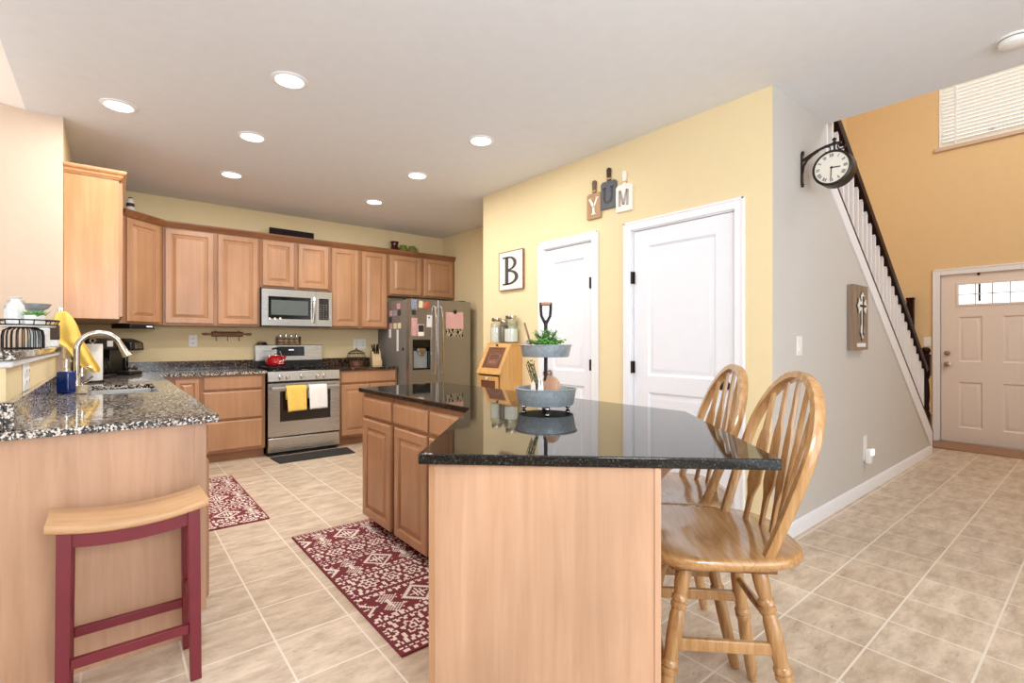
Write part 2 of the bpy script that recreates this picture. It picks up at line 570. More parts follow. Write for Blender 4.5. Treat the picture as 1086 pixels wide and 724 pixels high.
b = MB(); b.box(XL - .1, YB - .1, -0.12, FX + .15, WY + .15, 0)
struct(b, 'floor', M['tile'], 'beige stone tile floor running from kitchen to front hall')
b = MB(); b.box(-0.43, YB, H, 3.88, WY + .12, H + .28)
struct(b, 'ceiling', M['ceiling'], 'flat white textured ceiling with round recessed lights')
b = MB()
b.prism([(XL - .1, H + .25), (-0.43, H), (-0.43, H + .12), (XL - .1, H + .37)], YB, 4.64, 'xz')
struct(b, 'ceiling_breakfast', M['ceiling_lit'], 'bright sloping ceiling over breakfast area at upper left')
b = MB(); b.box(3.6, -1.35, 5.5, FX + .15, 2.5, 5.62)
struct(b, 'ceiling_foyer', M['ceiling'], 'high ceiling over the two storey foyer')

b = MB(); b.box(KX - .12, WY, 0, 3.95, WY + .12, H)
struct(b, 'wall_back', M['yellow'], 'yellow wall behind the range and upper cabinets')
b = MB(); b.box(KX - .12, 4.52, 0, KX, WY, H)
struct(b, 'wall_sink', M['yellow'], 'yellow side wall of kitchen behind tall end cabinet')
b = MB(); b.prism([(XL, 0), (KX, 0), (KX, H), (-.43, H), (XL, H + .27)], 4.515, 4.52, 'xz'); b.box(XL, 4.52, 0, KX - .12, 4.64, H + .27)
struct(b, 'wall_breakfast', M['cream'], 'cream wall at left beside tall end cabinet')
b = MB(); b.box(3.81, 4.21, 0, 3.95, WY, H)
struct(b, 'wall_fridge', M['yellow'], 'yellow recessed side wall right of refrigerator')
b = MB(); b.box(YX + .12, 4.10, 0, 3.95, 4.22, H)
struct(b, 'wall_jog', M['yellow'], 'short yellow return wall beside refrigerator recess')

# yellow wall with two door openings (x from YX to YX+.12)
D1 = (2.695, 3.280, 2.055)   # small pantry door opening: y0, y1, head
D2 = (1.513, 2.316, 2.058)
b = MB()
t = YX + .12
b.box(YX, GY + .004, 0, t, D2[0], H); b.box(YX, D2[1], 0, t, D1[0], H); b.box(YX, D1[1], 0, t, 4.22, H)
b.box(YX, D2[0], D2[2], t, D2[1], H); b.box(YX, D1[0], D1[2], t, D1[1], H)
struct(b, 'wall_right', M['yellow'], 'yellow wall with the two white interior doors')

# gray hall wall below the staircase
SL = -0.7209
def capz(x): return 2.328 + SL * (x - 4.069)
b = MB()
b.prism([(YX + .12, 0), (6.97, 0), (6.97, 0.236), (3.88, capz(3.88)), (3.88, H), (YX + .12, H)], GY, GY + .11, 'xz')
b.box(YX, GY, 0, YX + .12, GY + .004, H)
struct(b, 'wall_hall', M['gray'], 'light gray hall wall following the slope of staircase')
b = MB()
b.box(FX, -1.35, 0, FX + .15, 0.46, 3.59); b.box(FX, 1.38, 0, FX + .15, 2.5, 3.59)
b.box(FX, 0.46, 2.04, FX + .15, 1.38, 3.59)
b.box(FX, -1.35, 3.59, FX + .15, -0.75, 5.5); b.box(FX, 1.395, 3.59, FX + .15, 2.5, 5.5)
b.box(FX, -0.75, 4.75, FX + .15, 1.395, 5.5)
struct(b, 'wall_entry', M['tan'], 'tan two storey wall around front door')
b = MB(); b.box(3.2, 2.36, 0, FX, 2.48, 5.5)
struct(b, 'wall_stair', M['tan'], 'tan wall on far side of the stairs')
b = MB(); b.box(3.88, -1.35, 0, FX, -1.25, 5.5)
struct(b, 'wall_foyer', M['tan'], 'tan wall on near side of the foyer')
b = MB(); b.box(3.6, -1.35, H + .28, 3.7, 2.5, 5.5)
struct(b, 'wall_landing', M['tan'], 'tan wall of the upper landing')
b = MB(); b.box(3.88, YB, 0, 3.98, -1.25, H)
struct(b, 'wall_family', M['gray'], 'gray side wall behind the viewer')
# walls behind the camera with a patio door opening and a breakfast window opening
b = MB()
b.box(XL, YB - .1, 0, -1.2, YB, H + .3); b.box(3.0, YB - .1, 0, 3.98, YB, H); b.box(-1.2, YB - .1, 2.45, 3.0, YB, H + .1)
struct(b, 'wall_patio', M['gray'], 'gray wall with patio opening behind the viewer')
b = MB()
b.box(XL - .1, YB, 0, XL, 0.8, H + .3); b.box(XL - .1, 3.6, 0, XL, 4.64, H + .3)
b.box(XL - .1, 0.8, 0, XL, 3.6, 0.6); b.box(XL - .1, 0.8, 2.45, XL, 3.6, H + .3)
struct(b, 'wall_window', M['cream'], 'cream wall with breakfast window opening')
# half wall behind the sink
b = MB(); b.box(KX - .15, 2.452, 0, KX - .034, 4.515, 1.155)
struct(b, 'wall_half', M['yellow'], 'yellow half wall behind the sink counter')
b = MB()
b.box(KX - .17, 2.432, 1.130, KX - .014, 4.51, 1.1555)
struct(b, 'trim_1', M['white_trim'], 'white moulding below the granite ledge', 0.008)

# baseboards and stair skirt
def baseboard(name, x0, y0, x1, y1, label):
    b = MB()
    d = Vector((x1 - x0, y1 - y0, 0)); L = d.length; a = math.atan2(d.y, d.x)
    mt = Matrix.Translation((x0, y0, 0)) @ Matrix.Rotation(a, 4, 'Z')
    prof = [(0, 0), (-.014, 0), (-.014, .068), (-.010, .080), (-.006, .088), (0, .09)]
    lo = [mt @ Vector((0, p[0], p[1])) for p in prof]; hi = [mt @ Vector((L, p[0], p[1])) for p in prof]
    b.loops([lo, hi])
    struct(b, name, M['white_trim'], label)
baseboard('baseboard_hall', YX - .014, GY, 6.97, GY, 'white baseboard along gray hall wall')
b = MB()
b.prism([(3.88, capz(3.88)), (3.88, capz(3.88) - .115), (6.915, 0.088), (6.97, 0.085), (6.97, 0.236)], GY - .012, GY, 'xz')
struct(b, 'trim_2', M['white_trim'], 'white skirt board along sloping stair edge')
b = MB()
b.prism([(3.88, capz(3.88)), (3.88, capz(3.88) + .022), (6.985, 0.250), (6.985, 0.0), (6.972, 0.0), (6.972, 0.236)], GY - .014, GY + .125, 'xz')
struct(b, 'trim_3', M['darkwood'], 'dark brown cap along sloping stair edge')
baseboard('baseboard_left', XL, 4.52, KX - .13, 4.52, 'white baseboard along cream breakfast wall')


# ------------------------------------------------------------------ doors
def door_leaf(w, h, panels, y=0.0, t=0.04, holes=()):
    """slab with sunk-and-raised panels, front face towards -y at y. x 0..w"""
    b = MB()
    f = y
    bk = y + t
    cut = list(panels) + list(holes)
    xs = sorted({0.0, w} | {p[0] for p in cut} | {p[2] for p in cut})
    zs = sorted({0.0, h} | {p[1] for p in cut} | {p[3] for p in cut})
    def inside(cx, cz):
        return any(p[0] < cx < p[2] and p[1] < cz < p[3] for p in cut)
    for i in range(len(xs) - 1):
        for j in range(len(zs) - 1):
            if not inside((xs[i] + xs[i + 1]) / 2, (zs[j] + zs[j + 1]) / 2):
                b.box(xs[i], f, zs[j], xs[i + 1], bk, zs[j + 1])
    for p in panels:
        b.raised(p[0], p[1], p[2], p[3], f + .03, [(0, 0), (0.0, .030), (.016, .016), (.022, .016), (.045, .027), (.05, .027)])
    return b


def casing(b, w, h, cw=0.06, t=0.018, y=0.0):
    """door casing around an opening 0..w, 0..h, on the face y, towards -y"""
    b.box(-cw, y - t, 0, 0.004, y, h + cw); b.box(w - .004, y - t, 0, w + cw, y, h + cw)
    b.box(0.004, y - t, h - .004, w - .004, y, h + cw)
    b.box(-cw, y - t - .006, 0, -cw + .016, y - t, h + cw); b.box(w + cw - .016, y - t - .006, 0, w + cw, y - t, h + cw)
    b.box(-cw, y - t - .006, h + cw - .016, w + cw, y - t, h + cw)


def interior_door(name, y0, y1, h, hinge_right, label):
    # local x runs to world -y so that the leaf faces the kitchen (-x world)
    r = thing(name, (YX, y1, 0), -90, label, 'door', kind='structure')
    w = y1 - y0
    cs = MB(); casing(cs, w, h)
    cs.box(0, 0, 0, .012, .1, h); cs.box(w - .012, 0, 0, w, .1, h); cs.box(0, 0, h - .012, w, .1, h)
    cs.build('door_casing', M['white_trim'], r, 0.003)
    m = 0.016
    lw = w - 2 * m
    st = 0.115 * w / 0.75
    leaf = door_leaf(lw, h - m - .012, [(st, .17, lw - st, .84), (st, .96, lw - st, h - .145)], .010)
    for v in leaf.bm.verts:
        v.co.x += m; v.co.z += .012
    leaf.build('door_leaf', M['white_door'], r, 0)
    hx = (w - .021) if hinge_right else .014
    for z in (0.22, 1.03, 1.70):
        hb = MB(); hb.lathe([(.008, z - .045), (.008, z + .045)], 10, None, hx, -.012)
        hb.box(hx - .014, .002, z - .045, hx + .014, .012, z + .045)
        hb.build('hinge', M['bronze'], r)
    kx = .07 if hinge_right else w - .07
    kn = MB()
    mt = Matrix.Translation((kx, .010, .94)) @ Matrix.Rotation(R(90), 4, 'X')
    kn.lathe([(.030, 0), (.030, .008), (.011, .012), (.010, .035), (.022, .042), (.027, .055), (.022, .068), (0, .072)], 20, mt)
    kn.build('door_knob', M['bronze'] if not hinge_right else M['nickel'], r)
    return r

interior_door('door_1', D1[0], D1[1], D1[2], True, 'narrow white two panel door with hinges on right beside wall letter B')
interior_door('door_2', D2[0], D2[1], D2[2], False, 'wide white two panel door with hinges on left beside gray wall corner')

# front door (faces -x)
r = thing('door_3', (FX, 1.377, 0.0), -90, 'cream six panel front door with small grid window across its top', 'door', kind='structure')
w, h = 0.914, 2.035
cs = MB(); casing(cs, w, h, 0.068, 0.02)
for (a0, c0, a1, c1) in ((-.01, 0, .012, h), (w - .012, 0, w + .01, h), (-.01, h - .012, w + .01, h + .01)):
    cs.box(a0, .0585, c0, a1, .10, c1)
cs.build('door_casing', M['white_trim'], r, 0.004)
m = .008
zb = .018
leaf = MB()
lx0, lx1, lz0, lz1 = .165, .755, 1.665, 1.905
leaf2 = door_leaf(w - 2 * m, h - zb - .004, [(.16, .17, .37, .72), (.54, .17, .75, .72), (.16, .96, .37, 1.50), (.54, .96, .75, 1.50)], .014, .044, [(lx0 - m, lz0 - zb, lx1 - m, lz1 - zb)])
bm = leaf2.bm
for v in bm.verts:
    v.co.x += m; v.co.z += zb
leaf2.build('door_leaf', M['entry_door'], r)
wf = MB()
fx0, fx1, fz0, fz1 = lx0 - .02, lx1 + .02, lz0 - .02, lz1 + .02
for (a0, c0, a1, c1) in ((fx0, fz0, lx0 + .004, fz1), (lx1 - .004, fz0, fx1, fz1), (lx0, fz0, lx1, lz0 + .004), (lx0, lz1 - .004, lx1, fz1)):
    wf.box(a0, .004, c0, a1, .058, c1)
wf.build('window_frame', M['entry_door'], r, 0.003)
gr = MB()
for k in (1, 2, 3):
    x = lx0 + (lx1 - lx0) * k / 4 + (0.0)
    gr.box(x - .005, .030, lz0, x + .005, .042, lz1)
zc = (lz0 + lz1) / 2
gr.box(lx0, .030, zc - .005, lx1, .042, zc + .005)
gr.build('window_grille', M['gray'], r)
pn = MB(); pn.box(lx0, .034, lz0, lx1, .038, lz1)
pn.build('window_pane', M['glass'], r)
for z in (0.945, 1.08):
    kn = MB(); mt = Matrix.Translation((.066, .014, z)) @ Matrix.Rotation(R(90), 4, 'X')
    if z < 1:
        kn.lathe([(.032, 0), (.032, .008), (.012, .014), (.012, .034), (.026, .042), (.030, .056), (.022, .070), (0, .073)], 20, mt)
        kn.build('door_knob', M['nickel'], r)
    else:
        kn.lathe([(.030, 0), (.030, .014), (.024, .022), (0, .024)], 20, mt)
        kn.box(.060, -.022, z - .014, .072, -.006, z + .014)
        kn.build('deadbolt', M['nickel'], r)
th = MB(); th.box(-.01, -.06, 0, w + .01, .06, .017)
th.build('door_sill', M['nickel'], r, .004)
hang = thing('wreath_hanger', (FX, 1.377 - .345, 0), -90, 'black wreath hanger hooked over the top of front door', 'hook')
hb = MB(); hb.box(-.012, .004, 2.0, .012, .0125, 2.034); hb.box(-.012, .0125, 2.028, .012, .064, 2.034)
hb.build('hook_clip', M['iron'], hang)
hb = MB(); hb.box(-.010, .062, 1.72, .010, .066, 2.034); hb.box(-.010, .066, 1.70, .010, .080, 1.72)
hb.build('hook_strap', M['iron'], hang)
b = MB(); b.box(7.34, -1.2, 0.0005, FX - .061, GY + .15, .012)
at(b, (0, 0, 0), 0, 'threshold_board', M['threshold'], 'brown wood floor strip in front of the front door', 'threshold', kind='structure')

# high entry window with blind (only its lower left part is seen)
wy0, wy1, wz0, wz1 = -0.75, 1.395, 3.59, 4.75
r = thing('window_1', (FX, wy1, wz0), -90, 'high foyer window covered by white blind', 'window', kind='structure')
ww, wh = wy1 - wy0, wz1 - wz0
f = MB()
for (a0, c0, a1, c1) in ((0, 0, .03, wh), (ww - .03, 0, ww, wh), (.03, 0, ww - .03, .03), (.03, wh - .03, ww - .03, wh)):
    f.box(a0, .06, c0, a1, .12, c1)
f.build('window_frame', M['white_trim'], r)
g = MB(); g.box(.03, .088, .03, ww - .03, .092, wh - .03); g.build('window_pane', M['glass'], r)
s = MB(); s.box(-.03, -.035, -.045, ww + .03, .06, 0.0); s.build('window_sill', M['cream'], r, .004)
bl = MB()
bl.box(.004, .008, 0.002, .018, .05, wh - .002)
nsl = int(wh / .044)
for k in range(nsl):
    z = .055 + k * .044
    mt = Matrix.Translation((0, .03, z)) @ Matrix.Rotation(R(-30), 4, 'X')
    bl.box(.02, -.0245, -.0015, ww - .01, .0245, .0015, mt)
bl.box(.02, .012, .004, ww - .01, .05, .030)
bl.build('blind', M['blind'], r)
cd = MB()
for x in (.16, .9, 1.6):
    cd.box(x - .008, .000, .01, x + .008, .003, wh)
cd.build('blind_tape', M['white_trim'], r)
tg = MB(); tg.box(.45, -.004, .075, .50, .0, .105); tg.build('blind_tag', M['gray'], r)

# ------------------------------------------------------------------ stairs and railing
b = MB()
ns = 13
run = (6.93 - 3.4) / 14
for k in range(14):
    x1 = 6.93 - k * run
    z1 = (k + 1) * 0.182
    b.box(x1 - run, GY + .112, max(0, z1 - .36), x1, 2.358, z1)
struct(b, 'stairs', M['tan'], 'carpeted steps hidden behind the sloping gray wall')
rail = thing('stair_railing', (6.98, GY + .055, 0), 0, 'dark stair handrail with white balusters above gray hall wall', 'railing')
L0 = (6.98, GY + .055)
hr = MB()
off = .70
xa, xb = 6.95, 3.95
sec = [(-.034, -.062), (.034, -.062), (.040, -.012), (.026, .034), (-.026, .034), (-.040, -.012)]
hr.sweep([(xa - L0[0], 0, capz(xa) + off - .02), (xb - L0[0], 0, capz(xb) + off - .02)], sec, (0, 0, 1))
hr.build('handrail', M['darkwood'], rail, .004)
x = 6.86
while x > 3.95:
    bb = MB(); z0 = capz(x) + .03; z1 = capz(x) + off - .075
    q = .0135
    bb.box(x - L0[0] - q, -q, z0, x - L0[0] + q, q, z1)
    bb.build('baluster', M['white_trim'], rail)
    x -= .113
nw = MB()
px = 0.03
nw.box(px - .042, -.042, 0, px + .042, .042, .42)
nw.lathe([(.040, .42), (.040, .44), (.030, .455), (.036, .48), (.030, .52), (.038, .62), (.032, .76), (.026, .80), (.036, .82), (.036, .84)], 20, None, px, 0)
nw.box(px - .042, -.042, .84, px + .042, .042, 1.06)
nw.lathe([(.05, 1.06), (.05, 1.075), (.03, 1.085), (.044, 1.11), (.046, 1.13), (.03, 1.155), (0, 1.16)], 20, None, px, 0)
nw.build('newel_post', M['darkwood'], rail, .003)
b = MB(); b.box(-.034, -.034, 0, .034, .034, 1.75); b.box(-.04, -.04, 1.75, .04, .04, 1.775)
at(b, (FX - .05, 1.655, 0), 0, 'wood_post', M['darkwood'], 'dark brown post standing behind the stair handrail near front door', 'post', bevel=.003)

# ------------------------------------------------------------------ cabinets
DOORP = [(0, 0), (0, .013), (.007, .020), (.050, .020), (.053, .018), (.056, .007), (.063, .006), (.090, .0175), (.093, .019), (.096, .019)]
DRAWP = [(0, 0), (0, .010), (.005, .013), (.012, .0195), (.016, .0195)]


def cab_door(root, x0, z0, x1, z1, y=0, name='door', mat=None):
    b = MB(); k = min(1.0, (x1 - x0) / .26)
    b.raised(x0, z0, x1, z1, y, [(i * k, o) for i, o in DOORP])
    return b.build(name, mat or M['cab'], root, 0, 20)


def cab_drawer(root, x0, z0, x1, z1, y=0):
    b = MB(); b.raised(x0, z0, x1, z1, y, DRAWP)
    return b.build('drawer', M['cab'], root, 0, 20)


def base_cabinet(loc, rz, w, label, spec, depth=.60, h=.884, toe=True, side=None, group='base cabinets'):
    """front face at local y=0, facing -y; spec = list of ('door'|'drawer', x0,z0,x1,z1)"""
    r = thing('base_cabinet', loc, rz, label, 'cabinet', group)
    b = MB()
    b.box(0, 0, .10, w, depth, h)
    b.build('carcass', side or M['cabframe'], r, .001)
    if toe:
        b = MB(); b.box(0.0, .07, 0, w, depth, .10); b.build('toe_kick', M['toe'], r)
    for s_ in spec:
        if s_[0] == 'door': cab_door(r, *s_[1:])
        else: cab_drawer(r, *s_[1:])
    return r


FY = 5.70
base_cabinet((.695, FY, 0), 0, .575, 'three drawer base cabinet left of the stainless range',
             [('drawer', .012, .735, .545, .868), ('drawer', .012, .435, .545, .715), ('drawer', .012, .125, .545, .415)])
base_cabinet((KX + .61, FY, 0), 0, .335, 'narrow corner base cabinet with one door left of the drawer stack',
             [('door', .115, .125, .315, .855)])
base_cabinet((2.055, FY, 0), 0, .725, 'base cabinet with one wide drawer between range and refrigerator',
             [('drawer', .02, .735, .705, .868), ('door', .02, .125, .358, .715), ('door', .367, .125, .705, .715)])
# sink run, fronts towards +x
for i, (y0, wd, lab, sp) in enumerate((
        (2.44, .60, 'base cabinet at the near end of sink counter', [('drawer', .03, .735, .57, .868), ('door', .03, .125, .297, .715), ('door', .303, .125, .57, .715)]),
        (3.05, .61, 'dishwasher width base cabinet in middle of the sink counter', [('drawer', .02, .735, .59, .868), ('door', .02, .125, .59, .715)]),
        (3.67, .91, 'base cabinet below the sink', [('drawer', .02, .735, .89, .868), ('door', .02, .125, .45, .715), ('door', .46, .125, .89, .715)]),
        (4.59, 1.10, 'base cabinet beyond the sink near the corner', [('drawer', .02, .735, .55, .868), ('door', .02, .125, .55, .715)]))):
    if 'sink' in lab and 'below' in lab:
        c = base_cabinet((.31, y0, 0), 90, wd, lab, sp, .55, .68)
        b = MB(); b.box(0, 0, .68, wd, .03, .884); b.box(0, .03, .68, .018, .55, .884); b.box(wd - .018, .03, .68, wd, .55, .884); b.build('face_frame', M['cab'], c)
    else:
        base_cabinet((.31, y0, 0), 90, wd, lab, sp, .55)
b = MB()
b.box(KX - .15, 2.42, 0, .27, 2.438, .884)
b.box(.27, 2.42, .10, .312, 2.438, .884)
o = at(b, (0, 0, 0), 0, 'end_panel', M['maple'], 'light maple end panel of sink counter behind red stool', 'panel', bevel=.001)


# upper cabinets ----------------------------------------------------
def crown(b, path, prof=None):
    prof = prof or [(0, 0), (.012, 0), (.018, .012), (.034, .034), (.042, .046), (.042, .058), (0, .058)]
    pts = [Vector(p) for p in path]
    n = len(pts)
    rings = []
    for i, p in enumerate(pts):
        d0 = (pts[i] - pts[i - 1]).normalized() if i > 0 else None
        d1 = (pts[i + 1] - pts[i]).normalized() if i < n - 1 else None
        n0 = Vector((d0.y, -d0.x, 0)) if d0 else None
        n1 = Vector((d1.y, -d1.x, 0)) if d1 else None
        if n0 is None: nn = n1
        elif n1 is None: nn = n0
        else:
            nn = (n0 + n1).normalized(); nn = nn / max(.3, nn.dot(n1))
        rings.append([(p.x + nn.x * a, p.y + nn.y * a, p.z + c) for a, c in prof])
    b.loops(rings)


UY = 5.98
Z0, ZT = 1.386, 2.362


def upper(name_label, x0, x1, z0, doors, cat='cabinet'):
    r = thing('wall_cabinet', (x0, UY, z0), 0, name_label, cat, 'wall cabinets')
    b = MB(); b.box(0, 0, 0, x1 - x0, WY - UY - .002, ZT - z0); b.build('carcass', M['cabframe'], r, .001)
    for (a, c) in doors:
        cab_door(r, a - x0, .018, c - x0, ZT - z0 - .012, 0)
    return r


upper('tall double door wall cabinet left of microwave', .405, 1.278, Z0, [(.418, .835), (.872, 1.258)])
upper('short double door wall cabinet directly above microwave', 1.281, 2.046, 1.822, [(1.302, 1.635), (1.680, 2.022)])
upper('narrow double door wall cabinet right of microwave', 2.049, 2.786, Z0, [(2.062, 2.390), (2.442, 2.768)])
upper('short double door wall cabinet above the refrigerator', 2.789, 3.806, 1.82, [(2.818, 3.270), (3.315, 3.775)])
# diagonal corner unit
r = thing('wall_cabinet', (KX, WY, Z0), 0, 'diagonal corner wall cabinet with one angled door', 'cabinet', 'wall cabinets')
b = MB()
A = (.08 - KX, 5.66 - WY); Bp = (.402 - KX, UY - WY)
b.prism([(.002, -.002), (.002, A[1]), A, Bp, (Bp[0], -.002)], 0, ZT - Z0, 'xy')
b.build('carcass', M['cabframe'], r, .001)
dv = Vector((Bp[0] - A[0], Bp[1] - A[1], 0)); dl = dv.length
dr = MB(); dr.raised(.04, .018, dl - .05, ZT - Z0 - .012, 0, DOORP)
d = dr.build('door', M['cab'], r, 0, 20)
d.location = (A[0], A[1], 0); d.rotation_euler = (0, 0, math.atan2(dv.y, dv.x))
# tall end cabinet
TY = 4.55
r = thing('wall_cabinet', (.05, TY, 1.384), 90, 'taller end wall cabinet with plain golden side panel beside cream wall', 'cabinet', 'wall cabinets')
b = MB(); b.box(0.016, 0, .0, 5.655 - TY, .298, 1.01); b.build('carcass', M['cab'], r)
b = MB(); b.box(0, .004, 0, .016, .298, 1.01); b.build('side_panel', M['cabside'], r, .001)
for a, c in ((.018, .36), (.375, .72), (.735, 1.09)):
    cab_door(r, a, .018, c, .99, 0)
b = MB()
pr = [(0, 0), (.008, 0), (.012, .010), (.018, .014), (.024, .030), (.034, .036), (.042, .048), (.042, .060), (0, .060)]
crown(b, [(0, .298, 1.0), (0, 0, 1.0), (5.655 - TY, 0, 1.0)][::1], pr)
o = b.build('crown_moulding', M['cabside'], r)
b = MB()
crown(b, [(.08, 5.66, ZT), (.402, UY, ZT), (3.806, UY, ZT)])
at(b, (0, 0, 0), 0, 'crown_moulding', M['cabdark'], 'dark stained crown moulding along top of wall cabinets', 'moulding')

# ------------------------------------------------------------------ worktops
r = thing('worktop', (KX, 2.38, 0), 0, 'speckled granite sink worktop turning the corner to the range', 'worktop')
b = MB()
x0, x1 = 0, .353 - KX
sx0, sx1, sy0, sy1 = -.11 - KX, .235 - KX, 3.72 - 2.38, 4.47 - 2.38
z0, z1 = .886, .914
yE = WY - 2.38 - .002
b.box(-.12, 0, z0, x0, .070, z1); b.box(-.0335, .070, z0, x0, 2.13, z1)
def slab(b, X0, Y0, X1, Y1): b.box(X0, Y0, z0, X1, Y1, z1)
pts_o = [(x0, 0), (x1, 0), (x1, 5.665 - 2.38), (1.277 - KX, 5.665 - 2.38), (1.277 - KX, yE), (x0, yE)]
slab(b, x0, 0, x1, sy0); slab(b, x0, sy0, sx0, sy1); slab(b, sx1, sy0, x1, sy1); slab(b, x0, sy1, x1, yE); slab(b, x1, 5.665 - 2.38, 1.277 - KX, yE)
b.build('slab', M['granite'], r)
b = MB()
b.box(-.033, .02, z1, -.008, 4.515 - 2.38, 1.012); b.box(-.12, .02, z1, -.033, .070, 1.012); b.build('backsplash', M['granite'], r, .002)
b = MB(); b.box(.002, 4.515 - 2.38, z1, .018, yE, 1.012); b.box(.018, yE - .018, z1, 1.277 - KX, yE, 1.012)
b.build('backsplash', M['granite_brown'], r, .002)
sk = MB()
for (a0, b0, a1, b1) in ((sx0 - .01, sy0 - .01, sx0, sy1 + .01), (sx1, sy0 - .01, sx1 + .01, sy1 + .01), (sx0, sy0 - .01, sx1, sy0), (sx0, sy1, sx1, sy1 + .01)):
    sk.box(a0, b0, .70, a1, b1, .8855)
sk.box(sx0 - .01, sy0 - .01, .69, sx1 + .01, sy1 + .01, .70)
sk.build('sink_basin', M['steel'], r, .004)

r = thing('worktop', (2.046, 5.665, 0), 0, 'speckled granite worktop between range and refrigerator', 'worktop')
b = MB(); b.box(0, 0, .886, .737, WY - 5.665 - .002, .914); b.build('slab', M['granite_brown'], r, .003)
b = MB(); b.box(0, WY - 5.665 - .02, .914, .737, WY - 5.665 - .002, 1.012); b.build('backsplash', M['granite_brown'], r, .002)

b = MB(); b.box(KX - .27, 2.40, 1.157, KX - .004, 4.512, 1.188)
at(b, (0, 0, 0), 0, 'ledge', M['granite'], 'speckled granite ledge capping half wall behind sink', 'ledge', bevel=.004)

# ------------------------------------------------------------------ island
E = Vector((.654, 1.213, 0)); F = Vector((1.292, 1.895, 0)); Dp = Vector((1.362, .553, 0)); Cp = Vector((1.968, 1.202, 0))
va = Vector((math.sqrt(.5), -math.sqrt(.5), 0)); vb = Vector((math.sqrt(.5), math.sqrt(.5), 0))
b = MB()
b.prism([(E.x, E.y), (Dp.x, Dp.y), (Cp.x, Cp.y), (1.955, 3.235), (1.290, 3.215), (F.x, F.y)], .884, .914, 'xy')
at(b, (0, 0, 0), 0, 'island_worktop', M['blackgranite'], 'polished black granite island worktop with angled seating end', 'worktop', bevel=.004)

# straight part, doors towards -x; local x runs to world -y
IX = 1.318
def island_unit(y1, y0, lab, spec):
    return base_cabinet((IX, y1, 0), -90, y1 - y0, lab, spec, .60, .884, True, group='island cabinets')
u = island_unit(3.19, 2.752, 'island base cabinet nearest the range with a single door', [('drawer', .022, .735, .43, .855), ('door', .018, .075, .43, .715)])
u = island_unit(2.733, 2.305, 'middle island base cabinet with a single door beside the patterned rug', [('drawer', .012, .735, .412, .855), ('door', .03, .075, .412, .715)])
u = island_unit(2.303, 1.905, 'island base cabinet at the inner corner beside angled end', [('drawer', .012, .735, .38, .855), ('door', .012, .075, .38, .715)])
r = thing('island_end_cabinet', tuple(E), -45, 'angled island end cabinet with wide light maple panel facing viewer', 'cabinet')
def loc_(X, Y):
    d = Vector((X, Y, 0)) - E
    return (d.dot(va), d.dot(vb))
b = MB()
b.prism([(.036, .05), (.648, .05), (.648, .86), loc_(1.915, 1.88), loc_(1.335, 1.88), (.036, .86)], .0, .884, 'xy')
b.build('carcass', M['cab'], r)
b = MB(); b.box(.03, .032, 0, .655, .05, .884); b.build('front_panel', M['maple'], r, .001)
b = MB(); b.box(.022, .030, 0, .040, .052, .884); b.build('corner_stile', M['cab'], r, .0015)
b = MB(); b.box(.640, .0275, 0, .657, .05, .884); b.build('corner_stile', M['maple'], r, .0015)
for s_ in ((.09, .735, .44, .865, 0), (.45, .735, .80, .865, 0), (.09, .12, .44, .715, 1), (.45, .12, .80, .715, 1)):
    bb = MB()
    L = []
    for ins, out in (DOORP if s_[4] else DRAWP):
        L.append([(.036 - out, s_[0] + ins, s_[1] + ins), (.036 - out, s_[2] - ins, s_[1] + ins), (.036 - out, s_[2] - ins, s_[3] - ins), (.036 - out, s_[0] + ins, s_[3] - ins)])
    bb.loops(L); bb.build('door' if s_[4] else 'drawer', M['cab'], r, 0, 20)
b = MB()
arc = [(.657, .70), (.657, .884), (.86, .884), (.86, .862)]
for k in range(11):
    a = R(90 - 90 * k / 10) 
    arc.append((.657 + .028 + .17 * (1 - math.sin(R(9 * k))) , .70 + .155 * math.cos(R(9 * k)) ))
arc = [(.657, .68), (.657, .8835), (.88, .8835), (.88, .862)] + [(.88 - .20 * math.sin(R(9 * k)), .682 + .18 * math.cos(R(9 * k))) for k in range(0, 11)]
b.prism(arc, .30, .34, 'xz')
b.build('corbel', M['cab'], r, .002)


# ------------------------------------------------------------------ appliances
# range -----------------------------------------------------------
r = thing('range', (1.281, 5.64, 0), 0, 'stainless steel gas range with black oven window', 'stove')
w = .762
b = MB(); b.box(.004, .03, .02, w - .004, .655, .90); b.build('body', M['blackplastic'], r)
b = MB(); b.box(.004, 0.0, .045, w - .004, .03, .195); b.build('drawer', M['steel'], r, .006)
od = MB()
ox0, ox1, oz0, oz1 = .12, .655, .365, .688
od.box(.004, 0, .21, ox0, .03, .775); od.box(ox1, 0, .21, w - .004, .03, .775); od.box(ox0, 0, .21, ox1, .03, oz0); od.box(ox0, 0, oz1, ox1, .03, .775)
door = od.build('oven_door', M['steel'], r)
wn = MB(); wn.box(ox0 - .002, .004, oz0 - .002, ox1 + .002, .02, oz1 + .002); wn.build('oven_window', M['ovenglass'], door)
wn = MB(); wn.box(ox0 - .002, .002, oz1 - .03, ox1 + .002, .02, .752); wn.build('oven_window_trim', M['blackgloss'], door)
hd = MB(); hd.sweep([(.03, -.05, .722), (w - .03, -.05, .722)], [(-.012, -.020), (.010, -.020), (.014, -.008), (.014, .008), (.010, .020), (-.012, .020)], (0, 0, 1))
for x in (.055, w - .055): hd.box(x - .018, -.045, .708, x + .018, 0, .736)
hd.build('handle', M['steel'], door, .002)
b = MB()
b.prism([(.0, .79), (-.012, .80), (.012, .902), (.05, .902), (.05, .79)], .002, w - .002, 'yz')
b.build('control_panel', M['steel'], r, .003)
